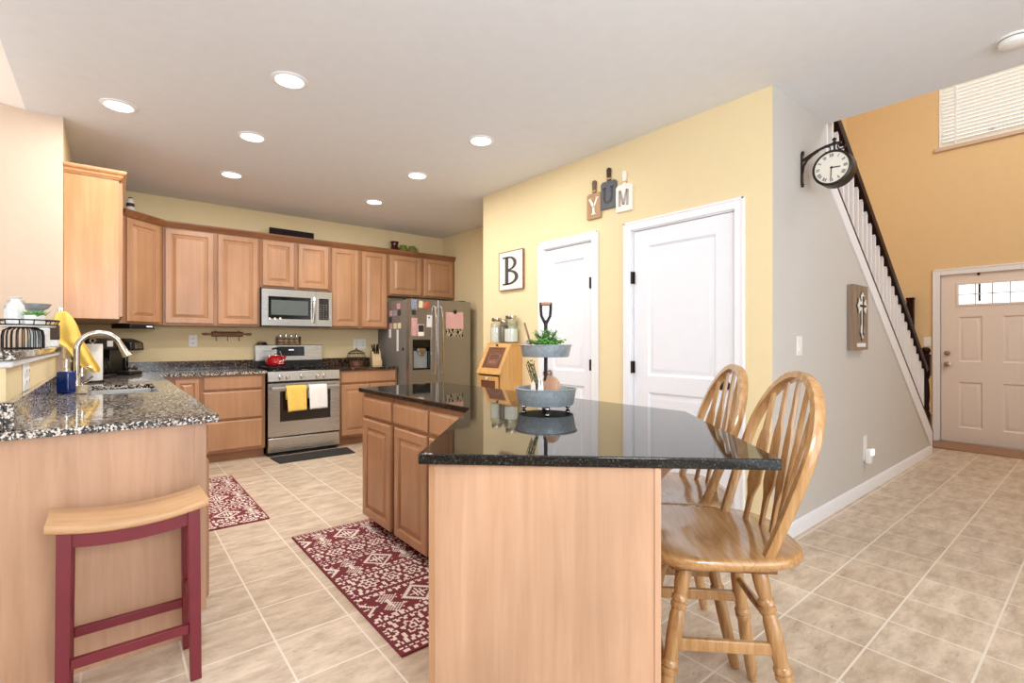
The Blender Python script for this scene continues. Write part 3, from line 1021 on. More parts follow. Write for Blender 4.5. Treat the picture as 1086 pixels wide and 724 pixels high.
for x in (.125, .195, .345, .51, .585):
    kb = MB(); mt = Matrix.Translation((x, -.004, .845)) @ Matrix.Rotation(R(103), 4, 'X')
    kb.lathe([(.021, 0), (.021, .006), (.017, .010), (.016, .030), (.012, .033), (0, .033)], 18, mt)
    kb.box(-.004, -.016, .026, .004, .016, .037, mt)
    kb.build('knob', M['chrome'], r)
b = MB(); b.box(.002, .012, .902, w - .002, .60, .916); b.build('cooktop', M['blackgloss'], r, .004)
for i, (gx0, gx1) in enumerate(((.03, .255), (.268, .494), (.507, .732))):
    g = MB()
    zt = .946
    q = .006
    for yy in (.06, .31, .56): g.box(gx0, yy - q, zt - .012, gx1, yy + q, zt)
    for xx in (gx0 + q, gx1 - q): g.box(xx - q, .06, zt - .012, xx + q, .56, zt)
    for cy in (.185, .435):
        cxm = (gx0 + gx1) / 2
        g.box(gx0, cy - q, zt - .012, cxm - .03, cy + q, zt); g.box(cxm + .03, cy - q, zt - .012, gx1, cy + q, zt)
        g.box(cxm - q, cy - .12, zt - .012, cxm + q, cy - .03, zt); g.box(cxm - q, cy + .03, zt - .012, cxm + q, cy + .12, zt)
    for xx in (gx0 + q, gx1 - q):
        for yy in (.06, .56): g.box(xx - q, yy - q, .916, xx + q, yy + q, zt)
    g.build('grate', M['iron'], r, .001)
for cx_, cy_ in ((.14, .185), (.14, .435), (.38, .31), (.62, .185), (.62, .435)):
    g = MB(); g.lathe([(.05, .916), (.05, .922), (.036, .926), (.036, .934), (0, .936)], 20, None, cx_, cy_); g.build('burner', M['blackplastic'], r)
b = MB(); b.box(0.0, .60, .90, w, .655, .995); b.build('backguard_base', M['blackplastic'], r)
b = MB(); b.prism([(.592, .995), (.655, .995), (.655, 1.182), (.607, 1.182)], .0, w, 'yz')
bg = b.build('backguard', M['steel'], r, .006)
b = MB(); b.prism([(.592, 1.05), (.600, 1.05), (.612, 1.162), (.6035, 1.162)], .235, .545, 'yz'); dp = b.build('display', M['blackgloss'], bg)
b = MB(); b.box(.365, .5985, 1.115, .425, .602, 1.130); b.build('clock_digits', M['display'], dp)

# towels on the oven handle
def hung_towel(x0, x1, zlo, mat, label, slant=0.0, wav=3):
    b = MB()
    n = 15
    prof = [(-.026, .60), (-.0285, .68), (-.033, .722), (-.040, .744), (-.052, .7485), (-.064, .744), (-.072, .722)]
    m_ = 12
    for k in range(1, m_ + 1):
        prof.append((-.072 - .012 * math.sin(k / m_ * 1.4), .722 - (.722 - zlo) * k / m_))
    T = .004
    rows = []
    for (y, z) in prof:
        row = []
        for i in range(n):
            s = i / (n - 1)
            wv = .005 * math.sin(s * math.pi * wav + z * 9)
            x = x0 + (x1 - x0) * s + slant * (.722 - z) * (1 - s)
            dz = (slant * .12) * s if z < .70 else 0
            row.append((x, y + (wv if y < -.06 else 0), z + dz))
        rows.append(row)
    vs = [[b.bm.verts.new(p) for p in rw] for rw in rows]
    for A_, B_ in zip(vs, vs[1:]):
        for i in range(n - 1):
            b.bm.faces.new((A_[i], A_[i + 1], B_[i + 1], B_[i]))
    o = b.build('towel', mat)
    s_ = o.modifiers.new('thick', 'SOLIDIFY'); s_.thickness = T; s_.offset = 1
    o.location = (1.281, 5.64, 0)
    tag(o, label, 'towel', 'towels on the oven handle')
    return o
hung_towel(.165, .372, .475, M['yellowcloth'], 'yellow dish towel hanging over the oven handle', .06)
hung_towel(.398, .592, .485, M['whitecloth'], 'white dish towel hanging over the oven handle', .02, 4)

# microwave ---------------------------------------------------------
r = thing('microwave', (1.283, 5.92, 1.40), 0, 'stainless over range microwave with black window', 'microwave')
w, h = .762, .418
b = MB(); b.box(.004, .02, -.012, w - .004, WY - 5.92 - .002, h); b.build('body', M['blackplastic'], r)
b = MB()
dx1 = .575
wx0, wx1, wz0_, wz1_ = .065, .520, .075, .325
b.box(.0, -.01, .0, wx0, .02, .405); b.box(wx1, -.01, 0, dx1, .02, .405); b.box(wx0, -.01, 0, wx1, .02, wz0_); b.box(wx0, -.01, wz1_, wx1, .02, .405)
d = b.build('door', M['steel'], r)
b = MB(); b.box(wx0, -.006, wz0_, wx1, .018, wz1_); wnd = b.build('door_window', M['blackgloss'], d)
b = MB(); b.box(wx0 + .03, -.0075, wz0_ + .045, wx1 - .03, -.004, wz1_ - .04); b.build('window_mesh', M['microglass'], wnd)
b = MB(); b.sweep([(.548, -.014, .045), (.548, -.045, .10), (.548, -.055, .19), (.548, -.045, .28), (.548, -.014, .335)], [(-.016, -.009), (.016, -.009), (.016, .009), (-.016, .009)], (1, 0, 0))
b.build('handle', M['steel'], d, .003)
b = MB(); b.box(dx1 + .003, -.01, 0, w, .02, .405); cp = b.build('control_panel', M['steel'], r)
b = MB(); b.box(.610, -.012, .075, .725, -.008, .325); kp = b.build('keypad', M['blackgloss'], cp)
b = MB()
for i in range(3):
    for j in range(7):
        b.box(.625 + i * .032, -.0128, .09 + j * .026, .640 + i * .032, -.0115, .100 + j * .026)
b.build('key_legends', M['grayphoto'], kp)
for i, x in enumerate((.075, .13, .185)):
    b = MB(); b.lathe([(.012, 0), (.014, .008), (.010, .018), (.004, .026), (0, .027)], 10, Matrix.Translation((0, 0, 0)) )
    b.ball((0, 0, .012), .010, 1, (1, .6, 1))
    o = b.build('magnet', M['white']); o.location = (1.283 + x, 5.896, 1.462 + (.004 if i == 2 else 0)); o.scale = (1, .6, 1)
    tag(o, ('leftmost', 'middle', 'rightmost')[i] + ' of three small white magnets on the microwave window', 'magnet', 'white microwave magnets')

# refrigerator --------------------------------------------------------
FRX, FRY = 2.795, 5.40
r = thing('refrigerator', (FRX, FRY, 0), 0, 'stainless side by side refrigerator with water dispenser', 'refrigerator')
w = .895
b = MB(); b.box(0.004, .075, .02, w - .004, WY - FRY - .01, 1.735); b.build('body', M['fridge_side'], r, .004)
b = MB(); b.box(.02, .03, .0, w - .02, .2, .06); b.build('base_grille', M['blackplastic'], r)
fz = 1.742
dw = .392
dx0, dx1, dz0, dz1 = .048, .292, .875, 1.245
b = MB()
b.box(0, 0, .065, dx0, .07, fz); b.box(dx1, 0, .065, dw, .07, fz); b.box(dx0, 0, .065, dx1, .07, dz0); b.box(dx0, 0, dz1, dx1, .07, fz)
ld = b.build('freezer_door', M['fridge_steel'], r)
b = MB(); b.box(dw + .006, 0, .065, w, .07, fz); rd = b.build('fridge_door', M['fridge_steel'], r, .008)
b = MB()
for (a0, c0, a1, c1, y0_, y1_) in ((dx0, dz0, dx1, dz1, .06, .068),):
    b.box(a0, y0_, c0, a1, y1_, c1)
b.box(dx0, .001, dz0, dx0 + .012, .06, dz1); b.box(dx1 - .012, .001, dz0, dx1, .06, dz1); b.box(dx0, .001, dz0, dx1, .06, dz0 + .014); b.box(dx0, .001, dz1 - .09, dx1, .06, dz1)
dsp = b.build('dispenser', M['blackgloss'], ld)
b = MB(); b.box(dx0 + .02, .05, dz0 + .02, dx1 - .02, .059, dz1 - .14); b.build('dispenser_back', M['galv'], dsp)
b = MB(); b.box(dx0 + .075, .012, dz1 - .155, dx1 - .055, .05, dz1 - .105); b.box(dx0 + .10, .02, dz1 - .20, dx1 - .08, .04, dz1 - .155); b.build('dispenser_nozzle', M['steel'], dsp, .004)
b = MB(); b.box(dx0 + .02, -.004, dz0 + .0, dx1 - .02, .05, dz0 + .012); b.build('dispenser_tray', M['blackplastic'], dsp)
for x, par in ((.345, ld), (.440, rd)):
    b = MB()
    pts = [(x, -.004, .80), (x, -.035, .83), (x, -.058, 1.0), (x, -.066, 1.24), (x, -.058, 1.48), (x, -.035, 1.64), (x, -.004, 1.67)]
    b.sweep(pts, [(-.012, -.009), (.012, -.009), (.014, 0), (.012, .009), (-.012, .009), (-.014, 0)], (1, 0, 0)); b.build('handle', M['nickel'], par, .003)
b = MB(); b.box(.02, .09, 1.735, .10, .18, 1.76); b.box(w - .10, .09, 1.735, w - .02, .18, 1.76); b.build('hinge_cover', M['blackplastic'], r)


def note(x, z, w_, h_, mat, label, cat='note', tilt=0, group=None, y=FRY, t=.0015):
    """flat sheet on the refrigerator front (x,z = lower left, world)"""
    b = MB(); b.box(-w_ / 2, -t, -h_ / 2, w_ / 2, 0, h_ / 2)
    o = b.build(cat.replace(' ', '_'), mat); o.location = (x + w_ / 2, y - .0005, z + h_ / 2); o.rotation_euler = (0, R(tilt), 0)
    return tag(o, label, cat, group)


note(3.310, 1.385, .265, .215, M['pink'], 'pink paper sheet under black clip on right refrigerator door', 'note', -2)
b = MB(); b.box(-.022, -.012, -.02, .022, 0, .02); b.box(-.014, -.02, .0, .014, -.012, .028)
o = at(b, (3.445, FRY - .0025, 1.60), 0, 'magnet_clip', M['blackplastic'], 'black magnetic clip holding pink sheet on the refrigerator', 'clip', bevel=.003)
# zebra striped strip
b = MB()
rnd = random.Random(3)
nx, nz_ = 24, 8
for i in range(nx):
    for j in range(nz_):
        v = math.sin(i * 1.1 + 1.7 * math.sin(j * .9 + i * .35) + j * .6)
        b.mi = 0 if v > .1 else (1 if v > -.75 else 2)
        x0 = -.13 + i * .26 / nx; z0 = -.05 + j * .10 / nz_
        vs = [b.bm.verts.new(p) for p in ((x0, 0, z0), (x0 + .26 / nx, 0, z0), (x0 + .26 / nx, 0, z0 + .10 / nz_), (x0, 0, z0 + .10 / nz_))]
        f = b.bm.faces.new(vs); f.material_index = b.mi
bmesh.ops.remove_doubles(b.bm, verts=b.bm.verts, dist=1e-5)
o = b.build('photo_strip', [M['blackletter'], M['cream_paper'], M['grayphoto']])
s_ = o.modifiers.new('thick', 'SOLIDIFY'); s_.thickness = .002
o.location = (3.44, FRY - .003, 1.335)
tag(o, 'black and white zebra striped picture below the pink sheet', 'picture')
note(2.825, 1.62, .075, .115, M['bluephoto'], 'blue photo near top left of the freezer door', 'photo')
note(2.830, 1.545, .055, .06, M['darkphoto'], 'small dark sticker below the blue freezer photo', 'sticker')
note(2.925, 1.635, .055, .085, M['cream_paper'], 'cream slip beside orange magnet on the freezer door', 'note', 3)
note(3.035, 1.40, .075, .15, M['paper'], 'white card beside the freezer door handle', 'note', 2)
note(2.825, 1.29, .080, .22, M['pinkphoto'], 'tall pink picture strip left on the freezer door', 'photo')
r_ = note(2.915, 1.29, .08, .14, M['paper'], 'white framed black photo above the water dispenser', 'photo')
b = MB(); b.box(-.036, -.003, -.02, .036, -.0016, .064); b.build('picture', M['darkphoto'], r_)
b = MB(); b.box(-.02, -.003, .035, .0, -.0016, .055); b.build('picture', M['darkphoto'], [o for o in COL.objects if o.get('label', '').startswith('white card')][0])
b = MB(); b.lathe([(.048, 0), (.050, .006), (.038, .012), (0, .014)], 22, Matrix.Rotation(R(90), 4, 'X'))
at(b, (3.03, FRY - .0008, 1.665), 0, 'magnet', M['orange'], 'round orange magnet at top of the freezer door', 'magnet')
# clusters on the left side (faces -x)
def side_note(y, z, wy, hz, mat, label, cat, group=None):
    b = MB(); b.box(-.0015, -wy / 2, -hz / 2, 0, wy / 2, hz / 2)
    o = b.build(cat.replace(' ', '_'), mat); o.location = (FRX + .0035, y, z)
    return tag(o, label, cat, group)
k = 0
mats = [M['grayphoto'], M['pinkphoto'], M['darkphoto'], M['pinkphoto'], M['grayphoto'], M['bluephoto'], M['grayphoto'], M['cream_paper'], M['pinkphoto'], M['darkphoto'], M['grayphoto'], M['cream_paper']]
for i in range(3):
    for j in range(4):
        side_note(5.92 - i * .115 - (j % 2) * .02, 1.665 - j * .082, .085, .07, mats[k], 'small snapshot in cluster on refrigerator left side', 'photo', 'snapshots on the refrigerator side'); k += 1
side_note(5.93, 1.325, .06, .11, M['paper'], 'white slip below the snapshots on refrigerator left side', 'note')
side_note(5.715, 1.235, .055, .27, M['plastic_white'], 'tall white notepad on the refrigerator left side', 'notepad')
b = MB(); b.lathe([(.018, 0), (.018, .006), (0, .008)], 14, Matrix.Rotation(R(-90), 4, 'Y'))
at(b, (FRX + .0035, 5.565, 1.13), 0, 'magnet', M['blackplastic'], 'small round dark magnet on refrigerator left side', 'magnet')

# ------------------------------------------------------------------ kitchen counter items
# kettle
r = thing('kettle', (1.447, 6.02, .946), 20, 'red enamel kettle with black handle on the range', 'kettle')
b = MB(); b.lathe([(.088, 0), (.098, .01), (.104, .035), (.098, .07), (.078, .10), (.05, .115), (.045, .118)], 32); b.build('body', M['redenamel'], r)
b = MB(); b.lathe([(.046, .117), (.044, .124), (.02, .13), (.010, .134), (.014, .142), (.014, .15), (0, .154)], 24); b.build('lid', M['chrome'], r)
b = MB(); b.tube([(.08, 0, .06), (.11, 0, .085), (.125, 0, .11)], .016, 12, scale=[1.2, 1, .8]); b.build('spout', M['redenamel'], r)
hb = MB(); pts = [(.075 * math.cos(R(a)), 0, .10 + .10 * math.sin(R(a))) for a in range(0, 181, 15)]
hb.tube(pts, .006, 8); hd = hb.build('handle', M['chrome'], r)
hb = MB(); hb.tube(pts[4:9], .011, 10); hb.build('grip', M['blackplastic'], hd)
b = MB(); b.tube([(.02, -.102, .05), (.0, -.104, .06), (-.02, -.102, .045)], .006, 6); b.tube([(.03, -.1, .055), (.035, -.098, .075)], .006, 6); b.tube([(-.03, -.1, .03), (.03, -.1, .03)], .004, 6); b.build('emblem', M['white'], r)

# trivet dish on top of the backguard
r = thing('small_dish', (1.36, 6.28, 1.1825), 0, 'small pewter covered dish on top left of the range back', 'dish')
b = MB(); b.lathe([(.062, 0), (.066, .008), (.060, .018), (.045, .022)], 24); b.build('bowl', M['nickel'], r)
b = MB(); b.lathe([(.055, .0205), (.05, .032), (.03, .040), (.012, .043), (.012, .048), (0, .05)], 24); b.build('lid', M['nickel'], r)
for v in (r,):
    v.location.y = 6.272
# spice rack on the backguard
r = thing('spice_rack', (1.655, 6.275, 1.1825), 0, 'brown slatted rack holding four small shakers on range back', 'rack')
b = MB(); b.box(-.135, -.026, 0, .135, .03, .010)
for z in (.022, .06): b.box(-.135, -.026, z, .135, -.020, z + .018); b.box(-.135, .024, z, .135, .03, z + .018)
for x in (-.135, .125): b.box(x, -.026, 0, x + .010, .03, .10)
b.build('frame', M['rackwood'], r, .001)
for i in range(4):
    x = -.092 + i * .062
    q = thing('spice_shaker', (1.655 + x, 6.277, 1.193), 0, ('first', 'second', 'third', 'fourth')[i] + ' small shaker from left in rack on range back', 'shaker', 'shakers in the spice rack')
    b = MB(); b.lathe([(.019, 0), (.020, .01), (.020, .075), (.014, .09)], 14); b.build('bottle', M['spice'], q)
    b = MB(); b.lathe([(.0155, .09), (.0155, .108), (.010, .114), (0, .115)], 14); b.build('lid', M['chrome'], q)

# wire cloche basket
r = thing('wire_basket', (2.42, 6.10, .914), 0, 'brown wire basket with peaked lid beside the range', 'basket')
b = MB(); b.lathe([(.075, 0), (.085, .004), (.085, .055), (.078, .06)], 24); b.build('base', M['binfront'], r)
b = MB()
def bulge(t): return .085 + .035 * math.sin(math.pi * t)
for k in range(12):
    a = R(30 * k); b.tube([(bulge(t_) * math.cos(a), bulge(t_) * math.sin(a), .06 + .095 * t_) for t_ in [i / 8 for i in range(9)]], .0025, 6)
b.ring((0, 0, .06), .085, .003); b.ring((0, 0, .155), .085, .003); b.ring((0, 0, .108), .12, .0025)
b.build('wire_cage', M['basket_dark'], r)
b = MB()
for k in range(12):
    a = R(30 * k); b.tube([(.105 * math.cos(a), .105 * math.sin(a), .158), (.07 * math.cos(a), .07 * math.sin(a), .185), (.02 * math.cos(a), .02 * math.sin(a), .20)], .003, 6)
b.ring((0, 0, .158), .105, .004); b.ring((0, 0, .182), .072, .003); b.lathe([(.022, .198), (.02, .206), (.006, .212), (.011, .222), (0, .23)], 14)
b.build('wire_lid', M['basket_dark'], r)

# knife block
r = thing('knife_block', (2.655, 6.05, .914), -12, 'pale wood knife block with black handled knives', 'knife block')
b = MB(); b.prism([(-.09, 0), (.08, 0), (.10, .06), (.03, .22), (-.035, .18)], -.055, .055, 'yz')
b.build('block', M['knifewood'], r, .003)
b = MB(); b.box(-.06, -.096, 0, .06, -.088, .075); b.build('front_board', M['knifewood'], r, .002)
for i, (x, o_) in enumerate(((-.036, 0), (-.012, .012), (.012, .006), (.036, .014), (-.024, -.03), (.0, -.028), (.026, -.03))):
    kb = MB(); mt = Matrix.Translation((x, .0 + o_ - .02, .175 + (o_ * .6))) @ Matrix.Rotation(R(28), 4, 'X') @ Matrix.Rotation(R(-14 + 5 * (i % 3)), 4, 'Y')
    kb.box(-.008, -.012, 0, .008, .012, .105, mt); kb.build('knife_handle', M['blackplastic'], r, .004)

# coffee maker and second black appliance by the corner
r = thing('coffee_maker', (.065, 5.80, .914), 62, 'black single serve coffee maker with angled silver display on corner counter', 'coffee maker')
b = MB(); b.box(-.10, -.14, 0, .10, .14, .03); b.box(-.10, .02, .03, .10, .14, .24); b.build('body', M['blackplastic'], r, .008)
b = MB(); b.prism([(-.155, .225), (-.145, .30), (-.06, .335), (.14, .335), (.14, .235)], -.105, .105, 'yz'); hdm = b.build('brew_head', M['blackplastic'], r, .012)
b = MB(); b.prism([(-.1535, .245), (-.1455, .297), (-.135, .297), (-.145, .245)], -.05, .07, 'yz'); b.build('display', M['steel'], hdm)
b = MB(); b.box(.103, -.10, .262, .108, .0, .318); b.build('badge', M['gray'], hdm)
b = MB(); b.box(-.075, -.13, .03, .075, .0, .038); b.build('drip_tray', M['steel'], r)
b = MB(); b.box(.105, .0, .02, .15, .13, .25); b.build('water_tank', M['blackgloss'], r, .008)
r = thing('coffee_carafe_brewer', (-.10, 5.46, .914), 40, 'black drip coffee brewer behind paper towel roll', 'coffee maker')
b = MB(); b.box(-.09, -.12, 0, .09, .12, .03); b.box(-.09, .03, .03, .09, .12, .26); b.box(-.09, -.12, .24, .09, .12, .335); b.build('body', M['blackplastic'], r, .008)
b = MB(); b.lathe([(.05, .032), (.066, .05), (.068, .11), (.05, .155), (.052, .165)], 24, None, 0, -.045); cf = b.build('carafe', M['blackgloss'], r)
b = MB(); b.tube([(0, -.11, .15), (0, -.15, .14), (0, -.155, .09), (0, -.115, .06)], .008, 8); b.build('carafe_handle', M['blackplastic'], cf)
b = MB(); b.box(.0, -.1225, .265, .05, -.119, .315); b.build('button_panel', M['gray'], r)

# under cabinet radio
r = thing('under_cabinet_radio', (.18, 5.86, 1.386), 44, 'slim dark radio mounted below corner cabinet', 'radio')
b = MB(); b.box(-.15, -.10, -.045, .12, .10, -.001); b.build('body', M['blackplastic'], r, .006)
b = MB(); b.box(.02, -.103, -.028, .085, -.099, -.016); b.build('display', M['display'], r)
b = MB(); b.box(.105, -.104, -.034, .117, -.098, -.010); b.build('button', M['chrome'], r)

# paper towel holder
r = thing('paper_towel_roll', (-.105, 4.88, .914), 0, 'white paper towel roll on upright holder behind faucet', 'paper towel')
b = MB(); b.lathe([(.075, 0), (.075, .010), (.07, .014)], 28); b.build('base', M['iron'], r)
b = MB(); b.lathe([(.058, .015), (.060, .02), (.060, .285), (.058, .29), (.02, .29)], 32); b.build('roll', M['paper'], r)
b = MB(); b.tube([(0, 0, .29), (0, 0, .30)], .006, 8); b.ring((0, 0, .315), .015, .004, 'y'); b.build('rod', M['chrome'], r)

# hanging yellow towel at the wall end
def draped():
    b = MB()
    # rows: z, left x, right x ; folds in y
    rows = [(1.425, -.268, -.232), (1.40, -.285, -.205), (1.36, -.292, -.185), (1.32, -.298, -.17), (1.27, -.302, -.155), (1.22, -.300, -.14), (1.19, -.235, -.125), (1.15, -.215, -.105), (1.10, -.19, -.085), (1.06, -.165, -.06), (1.03, -.135, -.05), (1.01, -.10, -.055)]
    n = 17
    vs = []
    for q, (z, a, c) in enumerate(rows):
        rw = []
        for i in range(n):
            s = i / (n - 1)
            amp = .012 * min(1, (q + 1) / 4)
            y = 4.478 - amp * (1 + math.sin(s * 11 + q * .25)) - .012 * (q > 5)
            rw.append(b.bm.verts.new((a + (c - a) * s, y, z)))
        vs.append(rw)
    for A_, B_ in zip(vs, vs[1:]):
        for i in range(n - 1): b.bm.faces.new((A_[i], A_[i + 1], B_[i + 1], B_[i]))
    o = b.build('towel', M['yellowcloth'])
    s_ = o.modifiers.new('thick', 'SOLIDIFY'); s_.thickness = .005
    s2 = o.modifiers.new('sub', 'SUBSURF'); s2.levels = 1; s2.render_levels = 1
    return tag(o, 'yellow towel hanging at the wall corner behind faucet', 'towel')
draped()
r = thing('towel_hook', (KX - .01, 4.512, 1.43), 0, 'small metal hook on wall corner holding yellow towel', 'hook')
b = MB(); b.box(-.010, -.004, -.02, .010, .002, .02); b.tube([(0, -.004, -.008), (0, -.024, -.010), (0, -.032, .002)], .003, 8); b.build('hook', M['chrome'], r)

# faucet
r = thing('faucet', (-.160, 4.02, .914), 0, 'brushed nickel gooseneck faucet at the sink', 'faucet')
b = MB(); b.lathe([(.028, 0), (.028, .008), (.021, .014), (.020, .10), (.016, .108)], 24); b.build('base', M['nickel'], r)
b = MB()
dx = Vector((.93, .10, 0)).normalized()
pts = [Vector((0, 0, .10)), Vector((0, 0, .20)), Vector((0, 0, .245))]
rr = .108
for a in range(180, 19, -10): pts.append(Vector((0, 0, .255)) + dx * (rr + rr * math.cos(R(a))) + Vector((0, 0, rr * math.sin(R(a)))))
b.tube(pts, .0165, 14)
b.build('neck', M['nickel'], r)
b = MB()
e = pts[-1]; dd = (pts[-1] - pts[-2]).normalized()
b.tube([e - dd * .005, e + dd * .02, e + dd * .06, e + dd * .085], .017, 14, scale=[1, 1.1, 1.3, 1.6]); b.build('spray_head', M['nickel'], r)
b = MB(); b.tube([(.018, -.0, .05), (.05, -.012, .065), (.075, -.02, .095)], .007, 10, scale=[1.3, 1, .9]); b.build('lever', M['nickel'], r)

# blue soap bottle and glass soap pump
r = thing('soap_bottle', (-.203, 3.93, .914), -39, 'square blue soap bottle with metal pump beside faucet', 'soap dispenser')
b = MB(); b.box(-.038, -.03, 0, .038, .03, .132); b.build('bottle', M['bluesoap'], r, .012, seg=3)
b = MB(); b.lathe([(.022, .131), (.022, .145), (.012, .15), (.010, .19)], 18); b.lathe([(.020, .19), (.020, .202), (.006, .206), (0, .207)], 18); b.tube([(.0, 0, .197), (.035, -.012, .199), (.046, -.016, .19)], .005, 8); b.build('pump', M['chrome'], r)
r = thing('soap_dispenser', (-.13, 3.845, .914), 10, 'clear glass soap pump beside the blue bottle', 'soap dispenser')
b = MB(); b.lathe([(.026, 0), (.030, .006), (.030, .075), (.018, .10), (.014, .105)], 20); b.build('bottle', M['glass'], r)
b = MB(); b.lathe([(.024, .004), (.027, .007), (.027, .05), (.0, .05)], 20); b.build('liquid', M['spice'], r)
b = MB(); b.lathe([(.016, .104), (.016, .12), (.008, .124), (.007, .155)], 16); b.tube([(0, 0, .155), (.03, -.01, .158), (.04, -.014, .15)], .005, 8); b.build('pump', M['chrome'], r)


# outlets and plates ---------------------------------------------------
def plate(loc, rz, label, kind='outlet', w=.07, h=.115, gangs=1):
    r = thing('wall_outlet' if kind == 'outlet' else 'light_switch', loc, rz, label, 'outlet' if kind == 'outlet' else 'switch', None)
    b = MB(); b.box(-w * gangs / 2, -.006, -h / 2, w * gangs / 2, 0, h / 2); b.build('cover_plate', M['plastic_white'], r, .002)
    for g in range(gangs):
        cx_ = (g - (gangs - 1) / 2) * w
        if kind == 'outlet':
            for z in (-.022, .022):
                b = MB(); b.lathe([(.016, 0), (.016, .003), (.014, .004)], 18, Matrix.Translation((cx_, -.005, z)) @ Matrix.Rotation(R(90), 4, 'X'))
                sk_ = b.build('socket', M['white'], r)
                b = MB(); b.box(cx_ - .007, -.0095, z - .006, cx_ - .004, -.0088, z + .006); b.box(cx_ + .004, -.0095, z - .006, cx_ + .007, -.0088, z + .006); b.build('slot', M['darkphoto'], sk_)
        else:
            b = MB(); b.prism([(-.006, -.033), (-.012, -.033), (-.008, 0), (-.006, .033)], cx_ - .016, cx_ + .016, 'yz'); b.build('rocker', M['white'], r)
    return r
plate((.69, WY - .001, 1.227), 0, 'white outlet on the back wall below the corner upper cabinets', w=.075, h=.13)
plate((2.545, WY - .001, 1.19), 0, 'double white plate on back wall beside the refrigerator', gangs=2, w=.085, h=.13)
plate((KX - .033, 2.95, 1.075), 90, 'wide white outlet plate on the half wall below the ledge', w=.085, h=.12, gangs=2)
plate((3.415, GY - .001, 1.194), 0, 'white rocker switch on gray hall wall beside yellow corner', 'switch', w=.085, h=.125)
plate((FX - .001, 1.50, 1.22), -90, 'small white switch plate on tan wall beside front door', 'switch')
r = thing('wall_outlet', (4.715, GY - .001, .36), 0, 'white outlet above baseboard on the gray hall wall', 'outlet')
b = MB(); b.box(-.038, -.006, -.095, .038, 0, .105); b.build('cover_plate', M['plastic_white'], r, .002)
r = thing('night_light', (4.725, GY - .0075, .31), 0, 'white plug in night light in hall wall outlet', 'night light')
b = MB(); b.box(-.03, -.04, -.065, .03, 0, .05); b.build('body', M['plastic_white'], r, .008)
b = MB(); b.box(-.018, -.055, .0, .022, -.035, .052); b.build('lamp_shade', M['night'], r, .006)

# rolling pin rack
r = thing('rolling_pin_rack', (1.013, WY - .035, 1.304), 0, 'wooden rolling pin hook rack on wall under upper cabinets', 'rack')
mt = Matrix.Rotation(R(90), 4, 'Y')
b = MB(); b.lathe([(.022, -.155), (.028, -.15), (.029, 0), (.028, .15), (.022, .155)], 20, mt); b.build('barrel', M['rackwood'], r)
for s_ in (-1, 1):
    b = MB(); b.lathe([(.008, .155), (.008, .17), (.012, .19), (.013, .215), (.010, .240), (0, .246)], 14, Matrix.Rotation(R(90 * s_), 4, 'Y')); b.build('pin_handle', M['rackwood'], r)
b = MB()
for x in (-.115, .115): b.box(x - .008, .0, -.02, x + .008, .034, .038)
b.build('bracket', M['rackwood'], r)
for x in (-.11, 0, .115):
    b = MB(); b.tube([(x, 0, -.026), (x, 0, -.062), (x, -.006, -.074), (x, -.018, -.072), (x, -.02, -.062)], .0035, 8); b.build('hook', M['iron'], r)
b = MB()
for i in range(9): b.box(-.07 + i * .016, -.0305, -.004, -.06 + i * .016, -.0285, .005)
b.build('lettering', M['barkwood'], r)

# items on top of the cabinets ----------------------------------------
b = MB(); b.prism([(-.248, 0), (.248, 0), (.248, .172), (-.248, .176)], -.011, .011, 'xz')
at(b, (1.667, 6.17, ZT + .001), 0, 'wood_sign', M['signblack'], 'nearly black old wooden sign on top of the wall cabinets', 'sign', bevel=.003)
b = MB(); b.lathe([(.062, 0), (.068, .02), (.062, .08), (.047, .13), (.046, .155), (.054, .185), (.058, .198), (.054, .20), (.042, .17), (0, .16)], 28)
at(b, (2.962, 6.14, ZT + .001), 0, 'vase', M['maroon_glaze'], 'dark maroon vase on top of cabinets near refrigerator', 'vase')
b = MB(); b.lathe([(.05, 0), (.060, .03), (.062, .09), (.056, .135), (.048, .15), (.048, .168), (.043, .168), (.042, .15), (0, .14)], 24)
at(b, (3.098, 6.16, ZT + .001), 0, 'glass_jar', M['greenglass'], 'green glass jar beside the maroon vase', 'jar')
r = thing('glass_pitcher', (3.225, 6.14, ZT + .001), 0, 'round olive glass pitcher at right end of cabinet top', 'pitcher')
b = MB(); b.lathe([(.05, 0), (.07, .035), (.072, .085), (.058, .13), (.044, .15), (.048, .166), (.042, .166), (.038, .15), (0, .14)], 24); b.build('body', M['greenglass'], r)
b = MB(); b.tube([(.045, 0, .15), (.085, 0, .14), (.09, 0, .09), (.068, 0, .07)], .007, 8); b.build('handle', M['greenglass'], r)
r = thing('rooster_figurine', (.150, 6.06, ZT + .0015), 0, 'white bird figurine with brown top on corner cabinet', 'figurine')
b = MB(); b.lathe([(.055, 0), (.075, .02), (.082, .06), (.07, .10), (.045, .135), (.028, .165), (.026, .17)], 24); b.build('body', M['white'], r)
b = MB(); b.lathe([(.028, .168), (.034, .18), (.030, .20)], 18); b.build('collar', M['barkwood'], r)
b = MB(); b.lathe([(.024, .20), (.028, .215), (.022, .24), (.010, .25)], 18); b.build('head', M['white'], r)
b = MB(); b.lathe([(.016, .25), (.014, .258), (0, .262)], 14); b.build('cap', M['barkwood'], r)

# floor mat before the range
b = MB(); b.prism([(1.31, 5.275), (2.08, 5.275), (2.11, 5.60), (1.29, 5.60)], .0005, .010, 'xy')
at(b, (0, 0, 0), 0, 'floor_mat', M['mat'], 'black rubber mat on the floor before the range', 'mat', bevel=.003)

